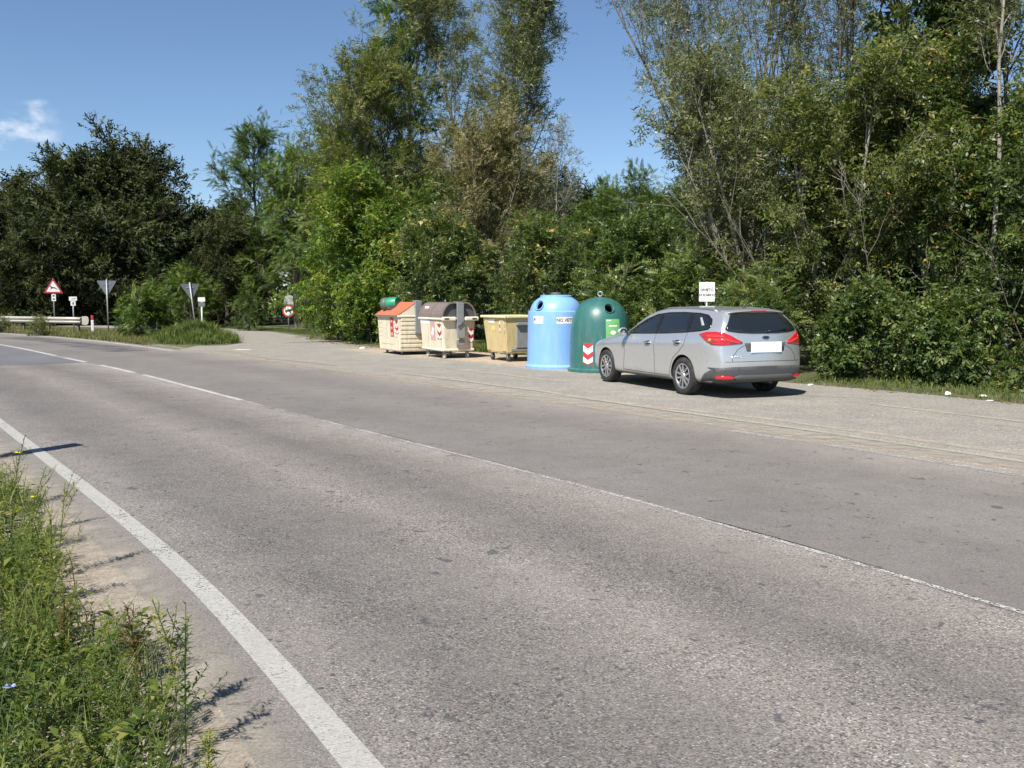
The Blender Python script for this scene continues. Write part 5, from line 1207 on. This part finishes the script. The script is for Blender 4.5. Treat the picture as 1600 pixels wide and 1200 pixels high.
decal('dark_label', [[(-.08, -.045), (.08, -.045), (.08, .045), (-.08, .045)]], road(.42, .87)(.004), GREYP, b3); decal('yellow_label', [[(-.11, -.06), (.11, -.06), (.11, .06), (-.11, .06)]], road(.08, .86)(.004), STY, b3)
# --- the two bells
def bell(name, loc, prof, mat, label, hole, hole_z, hole_r):
    t = thing(name, loc, 0, label, 'bottle bank' if 'green' in label else 'paper bank')
    bm = bmesh.new(); lathe(bm, prof, 72); o = bm_obj('shell', bm, mat, t, True)
    pr = np.array(prof)
    def r_at(z): return float(np.interp(z, pr[:, 1], pr[:, 0]))
    a = R(hole); r = r_at(hole_z); dz = .02; n = Vector((math.cos(a), math.sin(a), 0)) * 1.0 + Vector((0, 0, (r_at(hole_z - dz) - r_at(hole_z + dz)) / (2 * dz))); n.normalize()
    p = Vector((r * math.cos(a), r * math.sin(a), hole_z)); M_ = Matrix.Translation(p) @ n.to_track_quat('Z', 'Y').to_matrix().to_4x4()
    bm = bmesh.new(); lathe(bm, [(0, -.22), (hole_r, -.22), (hole_r, .12), (0, .12)], 28, M_); c = bm_obj('cutter', bm, HOLE); c.parent = t
    bpy.context.view_layer.update(); boolean_cut(o, [c]); o.data.shade_smooth(); o.data.set_sharp_from_angle(angle=R(42))
    bm = bmesh.new(); lathe(bm, [(hole_r - .008, -.06), (hole_r + .008, -.05), (hole_r + .018, .012), (hole_r + .012, .022), (hole_r, .02), (hole_r - .008, -.06)], 28, M_); bm_obj('hole_rim', bm, mat, t, True)
    def mp_(deg, zc): return lambda off: (lambda u, v: Vector(((r_at(zc + v) + off) * math.cos(R(deg) + u / r_at(zc)), (r_at(zc + v) + off) * math.sin(R(deg) + u / r_at(zc)), zc + v)))
    return t, mp_
bl, mb_ = bell('paper_bell', (1.03, 21.72, .006), [(0, 0), (.72, 0), (.725, .05), (.70, .075), (.672, .10), (.665, .5), (.66, 1.0), (.655, 1.28), (.65, 1.315), (.61, 1.335), (.60, 1.39), (.565, 1.47), (.51, 1.55), (.45, 1.60), (.40, 1.63), (.375, 1.645), (.37, 1.68), (.34, 1.695), (0, 1.705)], BLUE,
               'light blue bell shaped paper container between yellowed bin and green bell', -134, 1.46, .115)
bm = bmesh.new(); lathe(bm, [(.13, 1.70), (.13, 1.74), (.11, 1.76), (0, 1.765)], 24); bm_obj('lifting_cap', bm, DKGR, bl, True)
bm = bmesh.new(); box(bm, .655, .70, -.06, .06, .10, .32, M=Matrix.Rotation(R(-52), 4, 'Z')); bm_obj('hinge_bracket', bm, BLUE, bl, False, .01)
lb = decal('white_label', [[(-.14, -.085), (.14, -.085), (.14, .085), (-.14, .085)]], mb_(-131, 1.13)(.004), STW, bl); decal('emblem', [[(-.115, -.02), (-.075, -.02), (-.075, .05), (-.115, .05)]], mb_(-131, 1.13)(.006), STR, lb)
decal('emblem', [[(-.128, -.05), (-.116, -.05), (-.116, .02), (-.128, .02)]], mb_(-131, 1.13)(.006), STK, lb)
sg_ = decal('notice_strip', [rounded(-.25, .25, -.075, .075, .02)], mb_(-70, 1.12)(.004), STW, bl); text_mesh('lettering', 'NO VETRO', .11, mb_(-70, 1.12)(.0065), STK, sg_, .003, .9)
gl, mg = bell('glass_bell', (1.96, 20.62, .006), [(0, 0), (.715, 0), (.72, .06), (.70, .08), (.668, .095), (.665, .3), (.66, .6), (.65, .9), (.63, 1.12), (.59, 1.28), (.515, 1.42), (.405, 1.53), (.27, 1.605), (.13, 1.64), (0, 1.65)], GREEN,
              'dark green bell shaped glass container in front of the car', -74, 1.40, .105)
bm = bmesh.new(); tube(bm, [(0, 0, 1.62), (0, 0, 1.67)], .03, 10); bmv = bm_obj('lifting_stub', bm, DKGR, gl, True)
bm = bmesh.new(); M_ = Matrix.Translation((0, 0, 1.715)) @ Matrix.Rotation(R(-20), 4, 'Z'); pts = [M_ @ Vector((.05 * math.cos(a), 0, .05 * math.sin(a))) for a in np.linspace(0, 2 * math.pi, 25)]; tube(bm, pts, .017, 10, cap=False); bm_obj('lifting_ring', bm, STEEL, gl, True)
chevrons(gl, mg(-118, .42), .23, .46)
po = decal('poster', [[(-.17, -.29), (.17, -.29), (.17, .29), (-.17, .29)]], mg(-69, .88)(.004), STG, gl)
mp2 = mg(-69, .88)(.0065)
decal('poster_print', [[(-.1, .13), (.1, .13), (.1, .16), (-.1, .16)]], mp2, STW, po); decal('poster_print', [[(-.15, .25), (-.05, .25), (-.05, .27), (-.15, .27)]], mp2, STW, po)
el = lambda cx, cz, a, b: [(cx + a * math.cos(t), cz + b * math.sin(t)) for t in np.linspace(0, 2 * math.pi, 17)[:-1]]
decal('poster_print', [el(0, .0, .07, .045)], mp2, STW, po); decal('poster_print', [[(.0, -.25), (.06, -.25), (.11, -.10), (.10, -.06), (.07, -.06), (.05, -.10)]], mp2, STW, po)
decal('poster_print', [[(-.15, -.26), (-.06, -.27), (-.03, -.16), (-.08, -.10), (-.14, -.14)]], mp2, STW, po); decal('poster_print', [el(.125, -.19, .03, .06)], mp2, STW, po)

# ---------------------------------------------------------------- signs
POLE = plain('grey_pole', (.36, .37, .38), .5, .3, var=.25); BACK = plain('sign_back', (.20, .22, .24), .5, .35, var=.25); SWH = plain('sign_white', (.80, .80, .78), .45, var=.12); SRED = plain('sign_red', (.42, .045, .05), .45, var=.15)
def pole(parent, h, r=.03, lean=(0, 0)):
    bm = bmesh.new(); tube(bm, [(0, 0, 0), (lean[0] * h, lean[1] * h, h)], r, 10); return bm_obj('pole', bm, POLE, parent, True)
def plate_map(y, zc, lean=0.0): return lambda u, v: Vector((u + lean * (zc + v), y, zc + v))
def plate(name, poly, zc, parent, mat, y=-.036, th=.004, lean=0.0):
    bm = bmesh.new(); prism(bm, [(a + lean * (zc + b), zc + b) for a, b in poly], y - th, y); return bm_obj(name, bm, mat, parent)
def face_cam(x, y, extra=0): return math.atan2(y, x) - math.pi / 2 + extra
def rtri(s, up=True, r=.05):
    h = s * .866; P = [(-s / 2, -h / 3), (s / 2, -h / 3), (0, 2 * h / 3)]; out = []
    for i, p in enumerate(P):
        a, b = Vector(P[i - 1]), Vector(P[(i + 1) % 3]); p = Vector(p); u, v = (a - p).normalized(), (b - p).normalized()
        for t in (0, .5, 1): out.append(tuple(p + (u * (1 - t) + v * t) * r * (1 if t != .5 else 1.1)))
    return out if up else [(a, -b) for a, b in out]
# animal warning sign
t = thing('warning_sign', (-25.2, 51.0, 0), face_cam(-25.2, 51.0), 'red bordered triangular sign with a leaping deer, behind the guard rail', 'sign'); pole(t, 2.75)
zc = 2.22
f = plate('triangle', rtri(.98), zc, t, SRED); decal('white_field', [rtri(.70, r=.03)], plate_map(-.0425, zc), SWH, f)
deer = [(-.17, .085), (-.135, .12), (-.125, .17), (-.105, .125), (-.10, .10), (-.06, .06), (.03, .05), (.10, .03), (.15, -.01), (.19, -.09), (.17, -.095), (.13, -.035), (.09, -.03), (.07, -.015), (-.02, -.01), (-.06, -.02), (-.13, -.075), (-.15, -.065), (-.10, .0), (-.12, .05)]
decal('deer_silhouette', [[(a * 1.05, b * 1.05 + .0) for a, b in deer]], plate_map(-.0445, zc), STK, f); pl = plate('lower_plate', rounded(-.11, .11, -.19, .19, .02), 1.70, t, SWH)
for v in (.1, -.08): decal('plate_print', [[(-.05, v - .04), (.05, v - .04), (.05, v + .04), (-.05, v + .04)]], plate_map(-.0415, 1.70), STK, pl)
# small marker post behind the rail
t = thing('marker_sign', (-23.2, 49.0, 0), face_cam(-23.2, 49.0), 'small white double plate on a short post at the guard rail end', 'sign'); pole(t, 1.72, .035)
p_ = plate('upper_plate', rounded(-.19, .19, -.11, .11, .02), 1.64, t, SWH); decal('plate_print', [[(-.1, -.05), (.14, -.02), (.14, .06), (-.02, .03)]], plate_map(-.0415, 1.64), GREYP, p_)
p_ = plate('lower_plate', rounded(-.12, .12, -.12, .12, .02), 1.39, t, SWH); decal('plate_print', [[(-.03, -.06), (.04, -.06), (.04, .06), (-.03, .06)]], plate_map(-.0415, 1.39), STK, p_)
# give way signs seen from the back
for (x, y, h, lean, lab, ex) in ((-20.6, 47.2, 2.62, 0.0, 'straight give way sign seen from behind, beside the red tipped post', 0.0), (-15.3, 44.8, 2.42, -.10, 'leaning give way sign seen from behind on the bank', .25)):
    t = thing('give_way_sign', (x, y, 0), face_cam(x, y, ex), lab, 'sign'); pole(t, h, .032, (lean, 0)); zc = h - .34
    bm = bmesh.new(); prism(bm, [(a + lean * (zc + b), zc + b) for a, b in rtri(.95, False)], .036, .041); f = bm_obj('triangle', bm, BACK, t)
    bm = bmesh.new(); prism(bm, [(a + lean * (zc + b), zc + b) for a, b in rtri(.95, False)], .0415, .044); bm_obj('red_face', bm, SRED, f)
    bm = bmesh.new()
    for dz in (.1, -.14): box(bm, -.2 + lean * (zc + dz) if dz > 0 else -.1 + lean * (zc + dz), .2 + lean * (zc + dz) if dz > 0 else .1 + lean * (zc + dz), .022, .0355, zc + dz - .02, zc + dz + .02)
    bm_obj('bracket', bm, POLE, t)
t = thing('marker_sign', (-14.6, 43.6, 0), face_cam(-14.6, 43.6), 'white post with two small plates beside the leaning give way sign', 'sign'); pw = pole(t, 1.66, .035); pw.data.materials[0] = SWH
plate('upper_plate', rounded(-.16, .16, -.10, .10, .03), 1.60, t, SWH); plate('lower_plate', rounded(-.15, .15, -.10, .10, .04), 1.37, t, BACK)
# round ban sign at the side road
t = thing('ban_sign', (-11.15, 46.2, 0), face_cam(-11.15, 46.2), 'round red ringed ban sign under a battered plate, at the side road', 'sign'); pole(t, 1.9)
f = plate('disc', el(0, 0, .31, .31), 1.03, t, SRED); decal('white_field', [el(0, 0, .225, .225)], plate_map(-.0425, 1.03), SWH, f)
decal('silhouette', [[(-.16, -.03), (-.13, .04), (-.05, .05), (0, .09), (.05, .05), (.15, .06), (.16, .0), (.11, -.03), (.10, -.1), (.07, -.1), (.05, -.04), (-.07, -.04), (-.08, -.1), (-.11, -.1), (-.12, -.04)]], plate_map(-.0445, 1.03), STK, f)
bp = plate('battered_plate', [(-.22, -.22), (.26, -.25), (.22, -.08), (.24, .17), (.05, .22), (-.19, .2)], 1.60, t, plain('weathered_plate', (.42, .44, .44), .5, var=.5, scale=9))
decal('faded_print', [[(-.1, -.12), (.12, -.1), (.02, .05), (-.1, .1)]], plate_map(-.0415, 1.60), GREYP, bp)
# dumping ban board by the car
t = thing('notice_board', (3.98, 18.95, .0), face_cam(3.98, 18.95), 'white notice board on a post behind the car roof, dumping forbidden', 'sign'); pole(t, 1.96, .022)
f = plate('board', [(-.155, -.195), (.155, -.195), (.155, .195), (-.155, .195)], 1.755, t, SWH, -.026, .006)
fm = plate_map(-.0335, 1.755)
text_mesh('lettering', 'DIVIETO', .082, lambda u, v: fm(u, v + .035), STK, f, .004, .85); text_mesh('lettering', 'DI SCARICO', .074, lambda u, v: fm(u, v - .068), STK, f, .004, .74)
decal('print_line', [[(.02, .15), (.135, .15), (.135, .165), (.02, .165)]], fm, GREYP, f); decal('print_line', [[(-.12, .112), (.12, .112), (.12, .118), (-.12, .118)]], fm, GREYP, f); decal('print_line', [[(-.13, -.165), (.13, -.165), (.13, -.155), (-.13, -.155)]], fm, GREYP, f)
# ---------------------------------------------------------------- guard rail and posts
gr = thing('guard_rail', (-20.2, 43.4, 0), 0, 'steel guard rail along the far edge of the bend', 'guard rail')
GALV = plain('dull_galvanised', (.42, .395, .345), .6, .3, var=.3); GALD = plain('rusty_post', (.20, .17, .14), .7, .2, var=.4)
gp = np.array([(0, 0), (-1.2, .55), (-3.0, 1.55), (-5.5, 3.2), (-9.5, 5.9), (-14, 8.8), (-20, 12.2), (-30, 17), (-42, 21.5)], float)
prof = [(0, .46), (.0, .475), (-.075, .515), (-.08, .56), (-.01, .60), (-.01, .63), (-.08, .67), (-.075, .715), (0, .755), (0, .77)]
V = []; N_ = len(prof); tn = np.gradient(gp, axis=0); tn /= np.linalg.norm(tn, axis=1)[:, None]; nn = np.c_[-tn[:, 1], tn[:, 0]]
nn = np.where((nn[:, 1:2] > 0), -nn, nn)
for p, n2 in zip(gp, nn):
    for d, z in prof: V.append((p[0] - n2[0] * d, p[1] - n2[1] * d, z))
V = [(x, y, z) for x, y, z in V]
F = [(i * N_ + j, i * N_ + j + 1, (i + 1) * N_ + j + 1, (i + 1) * N_ + j) for i in range(len(gp) - 1) for j in range(N_ - 1)]
ra = obj_arrays('beam', V, F, GALV, gr); sm = ra.modifiers.new('s', 'SOLIDIFY'); sm.thickness = .006
bm = bmesh.new(); n0 = nn[0]; base_a = math.atan2(tn[0][1], tn[0][0])
M_ = Matrix.Rotation(base_a, 4, 'Z')
prism(bm, [(-.0, .42), (-.30, .40), (-.42, .47), (-.46, .62), (-.42, .77), (-.30, .82), (0, .80)], -.05, -.02, M_); bm_obj('end_terminal', bm, GALV, gr, False, .01)
dist = np.r_[0, np.cumsum(np.linalg.norm(np.diff(gp, axis=0), axis=1))]
for d in np.arange(.35, 34, 2.1):
    x, y = np.interp(d, dist, gp[:, 0]), np.interp(d, dist, gp[:, 1]); k = min(np.searchsorted(dist, d), len(nn) - 1); n2 = nn[k]
    bm = bmesh.new(); M_ = Matrix.Translation((x - n2[0] * .13, y - n2[1] * .13, 0)) @ Matrix.Rotation(math.atan2(n2[1], n2[0]), 4, 'Z')
    box(bm, -.05, .05, -.04, .04, -.2, .74, M=M_); box(bm, .05, .125, -.05, .05, .5, .72, M=M_); bm_obj('post', bm, GALD, gr)
DWH = plain('delineator_white', (.72, .72, .70), .5, var=.2); DRD = plain('delineator_red', (.45, .04, .05), .45, var=.2)
def delineator(loc, rz, label, top_mat, h=.88, w=.06):
    t = thing('delineator_post', loc, rz, label, 'marker post')
    bm = bmesh.new(); prism(bm, [(-w, 0), (w, 0), (w, h * .74), (-w, h * .74)], -.05, .05); bm_obj('post', bm, DWH, t, False, .02)
    bm = bmesh.new(); prism(bm, [(-w, h * .742), (w, h * .742), (w, h * .96), (-w, h)], -.05, .05); tp_ = bm_obj('cap', bm, top_mat, t, False, .02)
    bm = bmesh.new(); box(bm, -.035, .035, -.056, -.051, h * .78, h * .92); bm_obj('reflector', bm, SRED if top_mat is DRD else SWH, tp_)
delineator((-19.5, 43.0, 0), face_cam(-19.5, 43.0), 'white marker post with red top at the guard rail end', DRD)
delineator((-5.29, 9.10, 0), R(-28), 'white marker post with black top standing in the near weeds', STK, 1.32, .12)
# ---------------------------------------------------------------- litter
LITM = plain('crumpled_paper', (.80, .79, .76), .7, var=.1)
def litter(loc, s, seed, label):
    bm = bmesh.new(); bmesh.ops.create_icosphere(bm, subdivisions=2, radius=1); r_ = random.Random(seed)
    for v in bm.verts: v.co = Vector((v.co.x * s[0], v.co.y * s[1], max(-.3, v.co.z) * s[2])) * r_.uniform(.65, 1.2)
    lo_ = min(v.co.z for v in bm.verts)
    for v in bm.verts: v.co.z -= lo_
    tag(bm_obj('litter', bm, LITM), label, 'litter').location = loc
litter((7.30, 15.40, .01), (.05, .04, .04), 1, 'tall crumple of white paper in the grass verge'); litter((7.72, 15.05, .01), (.075, .05, .03), 2, 'longer flat crumple of white paper in the grass verge')
litter((7.55, 14.5, .006), (.07, .03, .01), 3, 'flat pale scrap between paper crumples and asphalt'); litter((5.55, 17.1, .006), (.06, .04, .025), 4, 'pale scrap of paper at the verge by the car bumper')
litter((-4.9, 30.2, .006), (.10, .06, .03), 6, 'white scrap on the ground beside the orange lidded bin')
litter((-8.6, 29.4, .006), (.35, .06, .008), 7, 'pale flattened strip lying at the side road mouth')
